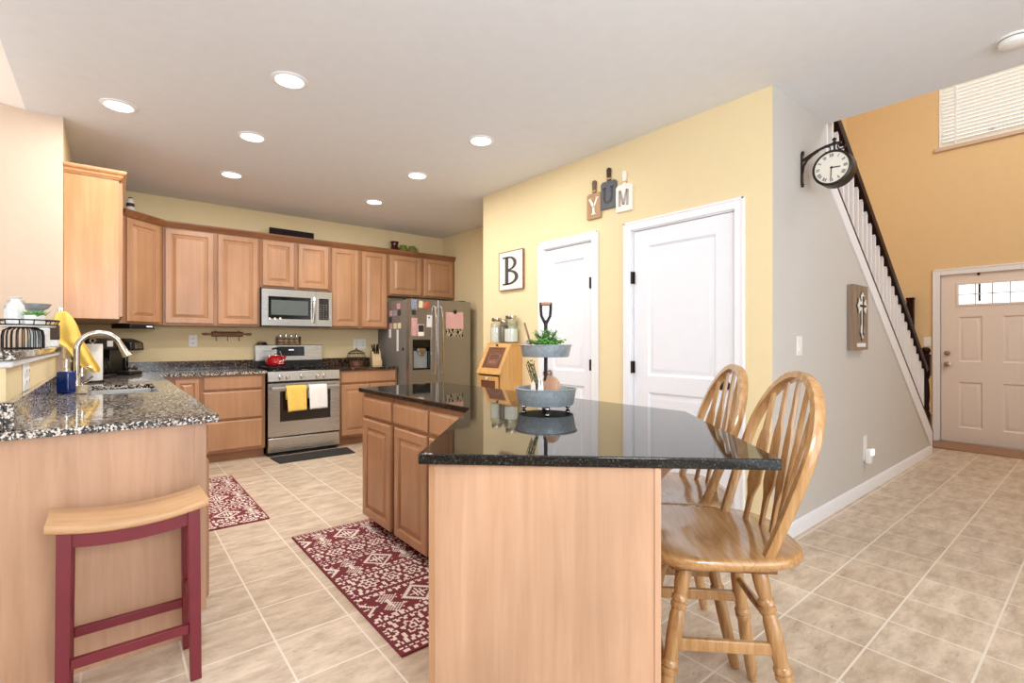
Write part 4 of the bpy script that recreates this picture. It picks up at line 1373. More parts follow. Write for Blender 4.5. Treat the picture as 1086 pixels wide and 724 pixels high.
# ------------------------------------------------------------------ rugs
def rug(loc, W_, L_, label, seed=0, phase=0.0):
    nx, ny = 58, int(58 * L_ / W_)
    rnd = random.Random(seed)
    per = 0.47 * W_ / .51
    b = MB(); b.bm.free(); b.bm = bmesh.new()
    cellx, celly = W_ / nx, L_ / ny
    vs = [[b.bm.verts.new((-W_ / 2 + i * cellx, -L_ / 2 + j * celly, .009 + .0006 * ((i + j) % 2))) for j in range(ny + 1)] for i in range(nx + 1)]
    def pat(x, y):
        if abs(x) > W_ / 2 - .010 or abs(y) > L_ / 2 - .012: return 0
        p = ((y + phase) / per) % 1.0
        u = x / .51
        # dashed stripes
        for c_ in (.50, .565, .935, .995, .0):
            if abs(p - c_) < .012: return 1 if math.sin(u * 130) > -.3 else 0
        if .50 < p < .565 or p > .935: return 0
        if .565 <= p <= .935:      # rosette band
            q = (p - .75) * per
            k = round(x / .122); dx_ = x - k * .122
            rr_ = math.hypot(dx_, q); an = math.atan2(q, dx_)
            if rr_ < .008: return 0
            pet = .054 * (0.62 + .38 * abs(math.cos(3 * an + .5)))
            if rr_ < pet and rr_ > pet - .014: return 1
            if .012 < rr_ < .020: return 1
            ex = abs(abs(dx_) - .061)
            if ex < .010 and abs(abs(q) - .045) < .016: return 1
            if abs(abs(q) - .070) < .008 and math.sin(x * 190) > .1: return 1
            return 0
        q = (p - .25) * per      # diamond band
        k = round((x - .03) / .30); dx_ = (x - .03) - k * .30
        dd_ = abs(dx_) / .088 + abs(q) / .092
        if dd_ < 1.0:
            if dd_ > .74: return 1
            if dd_ < .56 and (abs(abs(dx_) - .018) < .007 or abs(q) < .006 or abs(dx_) < .004): return 1
            return 0
        ex = .150 - abs(dx_)
        # leaf / arrow motifs between diamonds
        if abs(abs(q) - .045) < .05:
            v = (ex * 1.0 + abs(abs(q) - .045) * .9)
            if abs((v / .017) % 1.0 - .5) < .24 and v < .055: return 1
        if ex < .010 and abs(q) < .03: return 1
        if abs(abs(q) - .098) < .008 and math.sin(x * 160) > -.2: return 1
        if rnd.random() < .04: return 1
        return 0
    for i in range(nx):
        for j in range(ny):
            f = b.bm.faces.new((vs[i][j], vs[i + 1][j], vs[i + 1][j + 1], vs[i][j + 1]))
            f.material_index = pat(-W_ / 2 + (i + .5) * cellx, -L_ / 2 + (j + .5) * celly)
    # sides and underside
    rim = [vs[i][0] for i in range(nx + 1)] + [vs[nx][j] for j in range(1, ny + 1)] + [vs[i][ny] for i in range(nx - 1, -1, -1)] + [vs[0][j] for j in range(ny - 1, 0, -1)]
    low = [b.bm.verts.new((v.co.x * 1.004, v.co.y * 1.002, .0008)) for v in rim]
    n = len(rim)
    for i in range(n): b.bm.faces.new((rim[i], low[i], low[(i + 1) % n], rim[(i + 1) % n]))
    b.bm.faces.new(low)
    o = b.build('rug', [M['rugred'], M['rugcream']], None, 0, 60)
    o.location = loc
    return tag(o, label, 'rug')
rug((1.128, 2.492, 0), .51, 1.49, 'large maroon and cream patterned runner beside the island', 1)
rug((.605, 4.385, 0), .49, 1.39, 'maroon and cream patterned rug beside the sink cabinets', 2, .1)


# ------------------------------------------------------------------ windsor counter stools
def chair():
    r = thing('windsor_stool', (0, 0, 0), 0)
    ZS = .615
    # seat
    def outline(a):
        ca, sa = math.cos(a), math.sin(a)
        e = 3.3
        rr_ = (abs(ca / .240) ** e + abs(sa / .238) ** e) ** (-1 / e)
        x, y = rr_ * ca, rr_ * sa
        x *= 1.0 + .06 * (y / .215)       # a little wider at the front
        y -= .028
        return x, y
    N = 64
    def top(x, y):
        d_ = .012 * math.exp(-((x / .13) ** 2 + ((y + .02) / .12) ** 2))
        rid = .006 * math.exp(-(x / .05) ** 2) * max(0, (y - .02) / .2)
        fr = -.010 * max(0, (y - .13) / .085) ** 2 * (abs(x) / .2)
        return ZS - d_ + rid + fr
    L = []
    for ins, zz in ((.80, -.040), (.93, -.036), (.985, -.026), (1.0, -.014), (.992, -.004), (.975, 0.0)):
        L.append([(outline(2 * math.pi * i / N)[0] * ins, outline(2 * math.pi * i / N)[1] * ins, (top(*[c * ins for c in outline(2 * math.pi * i / N)]) if zz == 0 else ZS + zz + (top(*outline(2 * math.pi * i / N)) - ZS) * (1 if zz > -.03 else 0))) for i in range(N)])
    for ins in (.9, .8, .7, .6, .5, .4, .3, .2, .1, .03):
        L.append([(outline(2 * math.pi * i / N)[0] * ins, outline(2 * math.pi * i / N)[1] * ins, top(*[c * ins for c in outline(2 * math.pi * i / N)])) for i in range(N)])
    b = MB(); b.loops(L); b.build('seat', M['oak_seat'], r, 0, 60)
    b = MB(); b.box(-.15, -.175, ZS - .072, .15, .125, ZS - .0405)
    b.build('swivel_plate', M['oak_dark'], r, .004)
    # legs
    prof = [(.013, 0), (.017, .02), (.019, .10), (.0215, .20), (.0195, .255), (.024, .262), (.024, .272), (.020, .276), (.024, .281), (.024, .291), (.0195, .298), (.022, .36), (.021, .42), (.0175, .44), (.022, .447), (.022, .457), (.018, .461), (.022, .466), (.022, .476), (.017, .484), (.021, .51), (.022, .545), (.019, .575)]
    feet = {}
    for sx in (-1, 1):
        for sy in (-1, 1):
            t_ = Vector((sx * .115, sy * .105 - .025, ZS - .06)); f_ = Vector((sx * .205, sy * .21 - .025, 0))
            d = t_ - f_; ln = d.length
            q = d.to_track_quat('Z', 'Y').to_matrix().to_4x4()
            mt = Matrix.Translation(f_) @ q
            k = ln / .575
            b = MB(); b.lathe([(a * 1.05, z * k) for a, z in prof], 18, mt)
            # trim: keep feet above the floor
            for v in b.bm.verts:
                v.co.z = max(v.co.z, 0.0)
            b.build('leg', M['oak'], r)
            feet[(sx, sy)] = (f_, t_)
    def on(sx, sy, z):
        f_, t_ = feet[(sx, sy)]; s_ = z / t_.z
        return f_ + (t_ - f_) * s_
    for (a, c, z) in (((-1, -1), (-1, 1), .33), ((1, -1), (1, 1), .33)):
        p, q_ = on(*a, z), on(*c, z)
        b = MB(); b.sweep([p, q_], [(-.008, -.018), (.008, -.018), (.010, 0), (.008, .018), (-.008, .018), (-.010, 0)], (0, 0, 1)); b.build('stretcher', M['oak'], r, .003)
    for (a, c, z) in (((-1, 1), (1, 1), .25), ((-1, -1), (1, -1), .40)):
        p, q_ = on(*a, z), on(*c, z)
        b = MB(); b.tube([p.lerp(q_, s_) for s_ in (0, .15, .5, .85, 1)], .0105, 12, scale=[.8, 1, 1.25, 1, .8]); b.build('stretcher', M['oak'], r)
    # bow back, leaning
    lean = R(19)
    by = -.13
    up = Vector((0, -math.sin(lean), math.cos(lean)))
    base = Vector((0, by, ZS - .008))
    def bow(t):    # t -1..1
        a = t * math.pi / 2
        Hb = .535
        s_ = abs(t)
        # hoop: half ellipse above, limbs drawing in towards the seat
        if s_ < .62:
            ang = (1 - s_ / .62) * math.pi / 2
            hh = .285 + (Hb - .285) * math.sin(ang)
            ww = .218 * math.cos(ang)
        else:
            q_ = (s_ - .62) / .38
            hh = .285 * (1 - q_)
            ww = .218 - .030 * q_ ** 1.6
        return math.copysign(ww, t), hh
    pts = []
    for i in range(49):
        x, hh = bow(-1 + 2 * i / 48)
        pts.append(base + Vector((x, 0, 0)) + up * hh)
    nrm = up.cross(Vector((1, 0, 0)))
    b = MB()
    wsc = [(1, 0.82 + .25 * math.sin(math.pi * i / 48)) for i in range(49)]
    b.sweep(pts, [(-.011, -.015), (.011, -.015), (.014, -.009), (.014, .009), (.011, .015), (-.011, .015), (-.014, .009), (-.014, -.009)], tuple(nrm), scale=wsc)
    b.build('back_bow', M['oak'], r, 0, 40)
    # arrow spindles
    def bowheight(x):
        best = None
        for i in range(201):
            xx, hh = bow(i / 200)
            if best is None or abs(xx - x) < best[0]: best = (abs(xx - x), hh)
        return best[1]
    for k in (-2, -1, 0, 1, 2):
        xb, xt = k * .056, k * .070
        ht = bowheight(abs(xt)) - .004
        p0 = Vector((xb, by - .085 + .060 * (k / 2.4) ** 2, ZS - .010)); p1 = base + Vector((xt, 0, 0)) + up * ht
        ts = [0, .10, .20, .25, .30, .40, .52, .60, .66, .70, .78, .9, 1.0]
        ws = [.007, .0075, .010, .017, .0245, .0235, .021, .0195, .0155, .010, .008, .0075, .007]
        th_ = [.0065, .007, .007, .006, .0055, .0055, .0055, .0055, .006, .007, .007, .0065, .006]
        phi = k * R(15)          # each slat turns to follow the curve of the back
        nk = Vector((-math.sin(phi), math.cos(phi), 0))
        b = MB()
        b.sweep([p0.lerp(p1, t_) for t_ in ts], [(-1, -.7), (-.7, -1), (.7, -1), (1, -.7), (1, .7), (.7, 1), (-.7, 1), (-1, .7)], tuple(nk), scale=list(zip(ws, th_)))
        b.build('spindle', M['oak'], r, 0, 40)
    return r


ch = chair()
fw = Vector((-math.sqrt(.5), math.sqrt(.5), 0))
def place_chair(o, post, label):
    c = Vector((post[0], post[1], 0)) + fw * .13
    o.location = c; o.rotation_euler = (0, 0, R(45))
    tag(o, label, 'bar stool', 'oak windsor stools at the island')
ch2 = dup(ch)
place_chair(ch, (1.578, .760), 'oak arrow back windsor stool nearest viewer at the island end')
place_chair(ch2, (1.888, 1.125), 'oak arrow back windsor stool partly hidden behind the nearer stool')

# ------------------------------------------------------------------ red saddle stool
r = thing('saddle_stool', (.060, 2.235, 0), 0, 'burgundy saddle stool with pine seat before the sink counter panel', 'stool')
b = MB()
n = 17
def sad(x): return .588 + .030 * (x / .225) ** 2
lo = []
L = []
for i in range(n):
    x = -.222 + .444 * i / (n - 1)
    z = sad(x); rd = .006
    L.append([(x, -.122, z + rd), (x, -.122 + rd, z), (x, .118 - rd, z), (x, .118, z + rd), (x, .118, z + .021), (x, .118 - rd, z + .027), (x, -.122 + rd, z + .027), (x, -.122, z + .021)])
b.loops(L); b.build('seat', M['stoolseat'], r, .003, 50)
for sx in (-1, 1):
    for sy in (-1, 1):
        b = MB()
        xt, yt, xb, yb = sx * .175, sy * .098 , sx * .180, sy * .118
        q = .019
        t_, bo = [], []
        for dx_, dy_ in ((-q, -q), (q, -q), (q, q), (-q, q)):
            t_.append((xt + dx_, yt + dy_, sad(xt + dx_) + .0005)); bo.append((xb + dx_ * .9, yb + dy_ * .9, 0))
        b.loops([bo, t_]); b.build('leg', M['redpaint'], r, .002)
for sy in (-1, 1):
    b = MB()
    pts = [(-.157 + .314 * i / 10) for i in range(11)]
    poly = [(x, sad(x) - .0005) for x in pts] + [(x, sad(x) - .045) for x in pts[::-1]]
    b.prism(poly, sy * .098 - .011, sy * .098 + .011, 'xz'); b.build('apron', M['redpaint'], r, .001)
    b = MB(); b.box(-.160, sy * .112 - .010, .170, .160, sy * .112 + .010, .202); b.build('stretcher', M['redpaint'], r, .002)
for sx in (-1, 1):
    b = MB(); b.box(sx * .176 - .010, -.094, .255, sx * .176 + .010, .094, .285); b.build('stretcher', M['redpaint'], r, .002)
    b = MB(); b.box(sx * .175 - .010, -.080, .54, sx * .175 + .010, .080, sad(.175) - .0005); b.build('apron', M['redpaint'], r, .002)

# ------------------------------------------------------------------ potato bin with jars
BX0, BX1, BY0, BY1 = 2.785, 3.040, 3.585, 3.945
r = thing('bread_bin_cabinet', (BX1, (BY0 + BY1) / 2, 0), -90, 'pine bin cabinet with slanted brown lid against the yellow wall', 'bin cabinet')
hw = (BY1 - BY0) / 2; dp = BX1 - BX0
# local: front towards -y at y=-dp ; x = across
b = MB()
sidep = [(0, .03), (-dp, .03), (-dp, .915), (-dp, .925), (-.125, 1.19), (0, 1.19)]
b.prism(sidep, -hw, -hw + .018, 'yz'); b.prism(sidep, hw - .018, hw, 'yz')
b.box(-hw + .018, -.014, .03, hw - .018, 0, 1.19)
for z in (.03, .46, .905): b.box(-hw + .018, -dp + .0, z, hw - .018, -.014, z + .018)
b.build('carcass', M['bin'], r, .001)
b = MB(); b.box(-hw - .012, -.138, 1.19, hw + .012, .0, 1.206); b.build('top_board', M['bin'], r, .003)
b = MB(); b.box(-hw + .02, -dp + .03, 0, hw - .02, -.02, .03); b.build('plinth', M['bin'], r)
# slanted lid
ang = math.atan2(1.19 - .925, dp - .125)
ln = math.hypot(1.19 - .925, dp - .125)
lid = thing('lid', (0, -dp, .925), 0); lid.parent = r; lid.rotation_euler = (ang, 0, 0)
b = MB(); q = .045
b.box(-hw - .004, -.018, 0, -hw + q, ln, .016); b.box(hw - q, -.018, 0, hw + .004, ln, .016); b.box(-hw + q, -.018, 0, hw - q, q, .016); b.box(-hw + q, ln - q * .8, 0, hw - q, ln, .016)
b.build('lid_frame', M['bin'], lid, .002)
b = MB(); b.box(-hw + q, q, .002, hw - q, ln - q * .8, .009); pnl = b.build('lid_panel', M['binfront'], lid)
b = MB()
zz = .0095
cxs = [(-.075, .12), (-.085, .145), (-.07, .175), (-.02, .185), (.04, .185), (.085, .17), (.09, .14), (.075, .12), (.075, .075), (-.075, .075)]
b.tube([(x, y + .01, zz) for x, y in cxs], .0022, 6, True); b.tube([(-.075, .13, zz), (.075, .13, zz)], .0018, 6)
b.build('loaf_outline', M['binmark'], lid)
cu = bpy.data.curves.new('bin_text', 'FONT'); cu.body = 'BREAD'; cu.size = .036; cu.align_x = 'CENTER'; cu.extrude = .0006
to = bpy.data.objects.new('bin_text', cu); COL.objects.link(to)
dg = bpy.context.evaluated_depsgraph_get()
me = bpy.data.meshes.new_from_object(to.evaluated_get(dg)); bpy.data.objects.remove(to)
me.materials.append(M['binmark'])
lt = bpy.data.objects.new('lettering', me); COL.objects.link(lt); lt.parent = lid; lt.location = (0, .095, .0098)
b = MB(); b.lathe([(.006, 0), (.005, .008), (.012, .014), (.012, .020), (0, .024)], 14, Matrix.Translation((0, ln - .018, .016))); b.build('knob', M['barkwood'], lid)
for z0_, z1_ in ((.06, .45), (.485, .895)):
    d_ = MB(); x0_, x1_ = -hw + .024, hw - .024; q = .042
    yb_ = -dp - .001
    d_.box(x0_, yb_ - .016, z0_, x0_ + q, yb_, z1_); d_.box(x1_ - q, yb_ - .016, z0_, x1_, yb_, z1_); d_.box(x0_ + q, yb_ - .016, z0_, x1_ - q, yb_, z0_ + q); d_.box(x0_ + q, yb_ - .016, z1_ - q, x1_ - q, yb_, z1_)
    dd_ = d_.build('bin_door', M['bin'], r, .002)
    b = MB(); b.box(x0_ + q, yb_ - .009, z0_ + q, x1_ - q, yb_ - .002, z1_ - q); b.build('door_panel', M['binfront'], dd_)
    b = MB(); b.lathe([(.006, 0), (.005, .008), (.012, .014), (.012, .020), (0, .024)], 14, Matrix.Translation((0, yb_ - .016, z1_ - .02)) @ Matrix.Rotation(R(90), 4, 'X')); b.build('knob', M['white'], dd_)


def jar(loc, rad, h, fill, fillh, label, lid_h=.035):
    r = thing('storage_jar', loc, 0, label, 'jar', 'glass jars on the bin cabinet')
    b = MB()
    b.lathe([(rad * .90, 0), (rad, .010), (rad, h * .72), (rad * .95, h * .80), (rad * .74, h * .87), (rad * .74, h), (rad * .70, h), (rad * .70, h * .87), (rad * .90, h * .79), (rad * .945, h * .71), (rad * .945, .012), (0, .010)], 28)
    b.build('glass_body', M['jarglass'], r)
    b = MB(); b.lathe([(rad * .92, .0125), (rad * .93, .02), (rad * .93, fillh), (0, fillh + .004)], 24); b.build('contents', fill, r)
    b = MB(); b.lathe([(rad * .78, h - .022), (rad * .80, h - .020), (rad * .80, h + lid_h - .025), (rad * .76, h + lid_h - .022), (0, h + lid_h - .022)], 28); b.build('lid', M['nickel'], r)
jar((2.968, 3.888, 1.2065), .060, .235, M['flour'], .15, 'glass jar of white flour at left on the bin cabinet')
jar((2.975, 3.776, 1.2065), .048, .215, M['coffeebeans'], .17, 'narrow glass jar of dark packets in middle on bin cabinet')
jar((2.966, 3.656, 1.2065), .068, .25, M['flour'], .135, 'largest glass jar of white sugar at right on bin cabinet')

# ------------------------------------------------------------------ wall art
def plaque_frame(loc, rz, label, name, cat, group=None):
    return thing(name, loc, rz, label, cat, group)


def stroke(b, p, q, w, y0, y1):
    p, q = Vector((p[0], 0, p[1])), Vector((q[0], 0, q[1])); d = (q - p).normalized(); n = Vector((-d.z, 0, d.x)) * (w / 2)
    c = [p + n, q + n, q - n, p - n]
    b.prism([(v.x, v.z) for v in c], y0, y1, 'xz')


# letter B (local x to the right as seen, facing -y; rz -90 makes it face -x world)
r = thing('letter_sign', (YX - .001, 3.735, 1.915), -90, 'whitewashed square board sign with dark letter B', 'sign')
b = MB()
for k in range(4): b.box(-.182, -.020, -.185 + k * .0925 + .0008, .182, 0, -.185 + (k + 1) * .0925 - .0008)
b.build('board', M['shiplap'], r, .0015)
b = MB()
for s_ in (-1, 1):
    b.box(s_ * .1835 - .0025, -.024, -.187, s_ * .1835 + .0025, .0, .187); b.box(-.181, -.024, s_ * .1875 - .0025, .181, 0, s_ * .1875 + .0025)
b.build('edging', M['rackwood'], r)
b = MB(); y0, y1 = -.0225, -.0195
b.box(-.085, y0, -.135, -.035, y1, .135)
b.box(-.125, y0, .123, -.03, y1, .138); b.box(-.125, y0, -.138, -.03, y1, -.123)
def bowl(b, cx_, cz, rx, rz_, tx, tz):
    n = 16
    o_ = [(cx_ + rx * math.sin(math.pi * i / n), cz + rz_ * math.cos(math.pi * i / n)) for i in range(n + 1)]
    i_ = [(cx_ + (rx - tx) * math.sin(math.pi * i / n), cz + (rz_ - tz) * math.cos(math.pi * i / n)) for i in range(n + 1)]
    for a in range(n):
        b.prism([o_[a], o_[a + 1], i_[a + 1], i_[a]], y0, y1, 'xz')
bowl(b, -.035, .070, .125, .068, .045, .016)
bowl(b, -.035, -.066, .150, .072, .048, .018)
b.build('letter', M['letterdark'], r)


def cutting_board(yc, zb, w, h, mat, hmat, hh, label):
    r = thing('cutting_board_sign', (YX - .001, yc, zb), -90, label, 'sign', 'cutting board letters')
    b = MB(); q = .016
    b.prism([(-w / 2, 0), (w / 2, 0), (w / 2, h - q), (w / 2 - q, h), (-w / 2 + q, h), (-w / 2, h - q)], -.020, 0, 'xz'); b.build('board', mat, r, .002)
    b = MB(); b.prism([(-.016, h - .002), (.016, h - .002), (.016, h + .03), (.020, h + hh - .012), (.008, h + hh), (-.008, h + hh), (-.020, h + hh - .012), (-.016, h + .03)], -.018, -.002, 'xz'); hd_ = b.build('handle', hmat, r, .003)
    b = MB(); b.box(-.0185, -.0195, h + .012, .0185, -.0005, h + .024); b.build('twine', M['bin'], r)
    return r
r = cutting_board(2.672, 2.213, .142, .205, M['boardtan'], M['boardhandle'], .105, 'tan cutting board sign with white letter Y')
b = MB(); y0, y1 = -.0225, -.0195
stroke(b, (-.040, .165), (0, .095), .020, y0, y1); stroke(b, (.040, .165), (.002, .095), .013, y0, y1); b.box(-.010, y0, .040, .010, y1, .10); b.box(-.022, y0, .034, .022, y1, .043); b.box(-.052, y0, .160, -.022, y1, .168); b.box(.024, y0, .160, .052, y1, .168)
b.build('letter', M['whiteletter'], r)
r = cutting_board(2.522, 2.265, .150, .215, M['boardgray'], M['barkwood'], .105, 'slate gray cutting board sign with black letter U')
b = MB()
b.box(-.048, y0, .085, -.026, y1, .165); b.box(.030, y0, .085, .044, y1, .165); b.box(-.056, y0, .160, -.018, y1, .168); b.box(.020, y0, .160, .054, y1, .168)
n = 14
for i in range(n):
    a0, a1 = math.pi + math.pi * i / n, math.pi + math.pi * (i + 1) / n
    P_ = lambda a, r1, r2: (-.002 + r1 * math.cos(a), .085 + r2 * math.sin(a))
    b.prism([P_(a0, .046, .045), P_(a1, .046, .045), P_(a1, .026, .030), P_(a0, .026, .030)], y0, y1, 'xz')
b.build('letter', M['blackletter'], r)
r = cutting_board(2.372, 2.212, .148, .205, M['boardwhite'], M['boardwhite'], .105, 'white cutting board sign with gray striped letter M')
b = MB()
nst = 15
for i in range(nst):
    z = .042 + i * .0082
    s_ = i / (nst - 1)
    b.box(-.048, y0, z, -.026, y1, z + .0046); b.box(.026, y0, z, .048, y1, z + .0046)
    c_ = .026 * (1 - s_) 
    if s_ > .05:
        xo = .030 * s_
        b.box(-xo - .010, y0, z, -xo + .010, y1, z + .0046); b.box(xo - .010, y0, z, xo + .010, y1, z + .0046)
b.build('letter', M['corrug'], r)

# cross plaque on the gray wall
r = thing('cross_plaque', (4.474, GY - .001, 1.158), 0, 'wooden plaque with ornate white and black cross on gray wall', 'plaque')
b = MB(); b.box(-.165, -.045, 0, .165, 0, .495); b.build('board', M['plaque'], r, .003)
def cross(sc, y0, y1):
    b = MB()
    cz = .335
    half = [(0, .105), (.020, .075), (.034, .085), (.026, .06), (.014, .05), (.016, .030), (.055, .034), (.075, .055), (.078, .03), (.105, .0), (.078, -.03), (.075, -.055), (.055, -.034), (.016, -.030), (.014, -.14), (.030, -.165), (.036, -.20), (.016, -.215), (0, -.25)]
    pts = [(x * sc, cz + z * (1 + (sc - 1) * .4)) for x, z in half] + [(-x * sc, cz + z * (1 + (sc - 1) * .4)) for x, z in half[-2:0:-1]]
    b.prism(pts, y0, y1, 'xz')
    return b
cross(1.16, -.050, -.044).build('cross_border', M['blackletter'], r)
cross(1.0, -.056, -.049).build('cross', M['boardwhite'], r)
b = MB(); b.box(-.008, -.061, .11, .008, -.055, .41); b.box(-.07, -.061, .327, .07, -.055, .343); b.build('cross_inlay', M['blackletter'], r)
b = MB(); b.box(-.10, -.0475, .022, .10, -.044, .052); b.build('caption_strip', M['shiplap'], r)

# station clock
r = thing('station_clock', (3.457, GY - .001, 2.218), 0, 'double sided black station clock on scrolled bracket from gray wall', 'clock')
b = MB(); b.box(-.012, -.010, .01, .012, 0, .212); b.lathe([(0, -.006), (.010, .0), (.006, .010), (.013, .016)], 12, None, 0, -.008); b.lathe([(.013, .206), (.006, .212), (.011, .222), (0, .232)], 12, None, 0, -.008)
b.build('wall_plate', M['bronze'], r)
b = MB()
b.sweep([(0, -.006, .165), (0, -.045, .185), (0, -.09, .205), (0, -.14, .218), (0, -.19, .222), (0, -.225, .220)], [(-.006, -.008), (.006, -.008), (.006, .008), (-.006, .008)], (1, 0, 0))
b.sweep([(0, -.008, .085), (0, -.014, .13), (0, -.035, .165), (0, -.065, .187), (0, -.10, .204)], [(-.005, -.007), (.005, -.007), (.005, .007), (-.005, .007)], (1, 0, 0))
sp = [(0, -.225 + .0 + .020 * math.cos(R(a)) * (1 - a / 900), .200 + .020 * math.sin(R(a)) * (1 - a / 900)) for a in range(90, -220, -25)]
b.tube(sp, .0045, 8)
sp = [(0, -.150 - .016 * math.cos(R(a)), .196 + .016 * math.sin(R(a))) for a in range(120, -150, -25)]
b.tube(sp, .0035, 8)
b.build('bracket_arm', M['bronze'], r)
b = MB(); b.lathe([(.006, .160), (.006, .225), (.012, .23), (.006, .238), (.013, .248), (.006, .258), (0, .262)], 12, None, 0, -.187); b.build('hanger', M['bronze'], r)
ccy, ccz, cr = -.187, .064, .108
mtx = Matrix.Translation((0, ccy, ccz)) @ Matrix.Rotation(R(-90), 4, 'Y')
b = MB(); b.lathe([(cr * .86, -.052), (cr, -.045), (cr, .045), (cr * .86, .052), (cr * .86, .046), (0, .046)], 40, mtx)
b.build('case', M['bronze'], r)
for sgn, nm in ((1, 'dial'), (-1, 'dial')):
    b = MB(); m2 = mtx if sgn > 0 else Matrix.Translation((0, ccy, ccz)) @ Matrix.Rotation(R(90), 4, 'Y')
    b.lathe([(cr * .855, .0465), (cr * .855, .0485), (0, .0485)], 40, m2)
    dl = b.build(nm, M['clockface'], r)
    nums = ['XII', 'I', 'II', 'III', 'IIII', 'V', 'VI', 'VII', 'VIII', 'IX', 'X', 'XI']
    # face plane basis: seen from -x (sgn 1): right = -y... use vectors
    rt = Vector((0, -1, 0)) if sgn > 0 else Vector((0, 1, 0))
    upv = Vector((0, 0, 1)); outv = Vector((-1, 0, 0)) if sgn > 0 else Vector((1, 0, 0))
    O_ = Vector((0, ccy, ccz)) + outv * .0487
    def bar(p, q, w_):
        d_ = (Vector(q) - Vector(p)); d_.normalize(); n_ = Vector((-d_.y, d_.x)) * (w_ / 2)
        cs_ = [Vector(p) + n_, Vector(q) + n_, Vector(q) - n_, Vector(p) - n_]
        nb.loops([[tuple(O_ + rt * c_.x + upv * c_.y) for c_ in cs_], [tuple(O_ + outv * .001 + rt * c_.x + upv * c_.y) for c_ in cs_]])
    for i, s_ in enumerate(nums):
        a = R(90 - 30 * i)
        er = Vector((math.cos(a), math.sin(a))); et = Vector((er.y, -er.x))
        r0, r1 = cr * .60, cr * .78
        wid = {'I': .006, 'V': .012, 'X': .012}
        nb = MB()
        tot = sum(wid[c_] for c_ in s_); cur = -tot / 2
        for c_ in s_:
            m_ = cur + wid[c_] / 2
            if c_ == 'I': bar(er * r0 + et * m_, er * r1 + et * m_, .003)
            elif c_ == 'V': bar(er * r1 + et * (m_ - .004), er * r0 + et * m_, .003); bar(er * r1 + et * (m_ + .004), er * r0 + et * m_, .002)
            else: bar(er * r1 + et * (m_ - .004), er * r0 + et * (m_ + .004), .003); bar(er * r1 + et * (m_ + .004), er * r0 + et * (m_ - .004), .002)
            cur += wid[c_]
        nb.build('numeral', M['blackletter'], dl)
    nb = MB(); O_ = O_ + outv * .002
    bar((0, 0), (cr * .45 * math.cos(R(90 - 95)), cr * .45 * math.sin(R(90 - 95))), .006); bar((0, 0), (cr * .62 * math.cos(R(90 - 183)), cr * .62 * math.sin(R(90 - 183))), .0045); bar((-.006, 0), (.006, 0), .012)
    nb.build('hands', M['blackletter'], dl)

# ------------------------------------------------------------------ tiered tray on the island
TX, TYY = 1.547, 1.655
r = thing('tiered_tray', (TX, TYY, .914), 0, 'two tier galvanized tray with shovel handle on black island worktop', 'tiered tray')
def tray(b, rad, z0, z1):
    b.lathe([(0, z0), (rad * .88, z0), (rad * .90, z0 + .003), (rad * .99, z1 - .003), (rad * 1.02, z1 - .001), (rad * 1.025, z1 + .002), (rad * 1.0, z1 + .004), (rad * .97, z1), (rad * .885, z0 + .005), (0, z0 + .004)], 44)
b = MB(); tray(b, .140, .022, .094); b.build('lower_tray', M['galv'], r)
b = MB(); tray(b, .117, .238, .290); b.build('upper_tray', M['galv'], r)
b = MB(); b.tube([(0, 0, .026), (0, 0, .405)], .0085, 12); b.build('pole', M['iron'], r)
ax = Vector((.776, -.631, 0))
b = MB()
for s_ in (-1, 1):
    b.tube([Vector((0, 0, .385)), ax * (s_ * .010) + Vector((0, 0, .405)), ax * (s_ * .020) + Vector((0, 0, .425)), ax * (s_ * .0225) + Vector((0, 0, .455)), ax * (s_ * .0225) + Vector((0, 0, .486))], .0065, 10)
b.build('handle_fork', M['iron'], r)
b = MB(); b.tube([ax * -.022 + Vector((0, 0, .480)), ax * .022 + Vector((0, 0, .480))], .0072, 12); b.build('handle_grip', M['copper'], r)
for k in range(4):
    a = R(45 + 90 * k + 6)
    b = MB(); b.ball((.10 * math.cos(a), .10 * math.sin(a), .012), .012, 2); b.build('foot', M['chrome'], r)

# plant on the upper tray
r = thing('potted_plant', (TX + .005, TYY - .005, .914 + .244), 0, 'small leafy green plant on the upper galvanized tray', 'plant')
r.location = (TX - .03, TYY - .035, .914 + .2425)
b = MB(); b.lathe([(.026, 0), (.034, .045), (.036, .048), (.032, .048), (.0, .04)], 20); b.build('pot', M['iron'], r)
rnd = random.Random(5)
b = MB(); st = MB()
for k in range(90):
    a = rnd.uniform(0, 2 * math.pi); el = rnd.uniform(.35, 1.5); ln_ = rnd.uniform(.045, .085)
    d_ = Vector((math.cos(a) * math.cos(el), math.sin(a) * math.cos(el), math.sin(el)))
    base_ = Vector((d_.x * .014, d_.y * .014, .038)); tip = base_ + d_ * ln_
    st.tube([base_, tip], .0012, 5)
    for j in range(6):
        p = base_.lerp(tip, .35 + .65 * j / 5)
        a2 = rnd.uniform(0, 2 * math.pi); s_ = Vector((math.cos(a2), math.sin(a2), rnd.uniform(-.1, .8))).normalized()
        w_ = s_.cross(d_).normalized() * .0055
        L_ = .017
        vs = [b.bm.verts.new(p), b.bm.verts.new(p + s_ * L_ * .5 + w_), b.bm.verts.new(p + s_ * L_ + Vector((0, 0, -.002))), b.bm.verts.new(p + s_ * L_ * .5 - w_)]
        b.bm.faces.new(vs)
o = b.build('foliage', M['leaf'], r); s_ = o.modifiers.new('t', 'SOLIDIFY'); s_.thickness = .0008
st.build('stems', M['leafdark'], r)
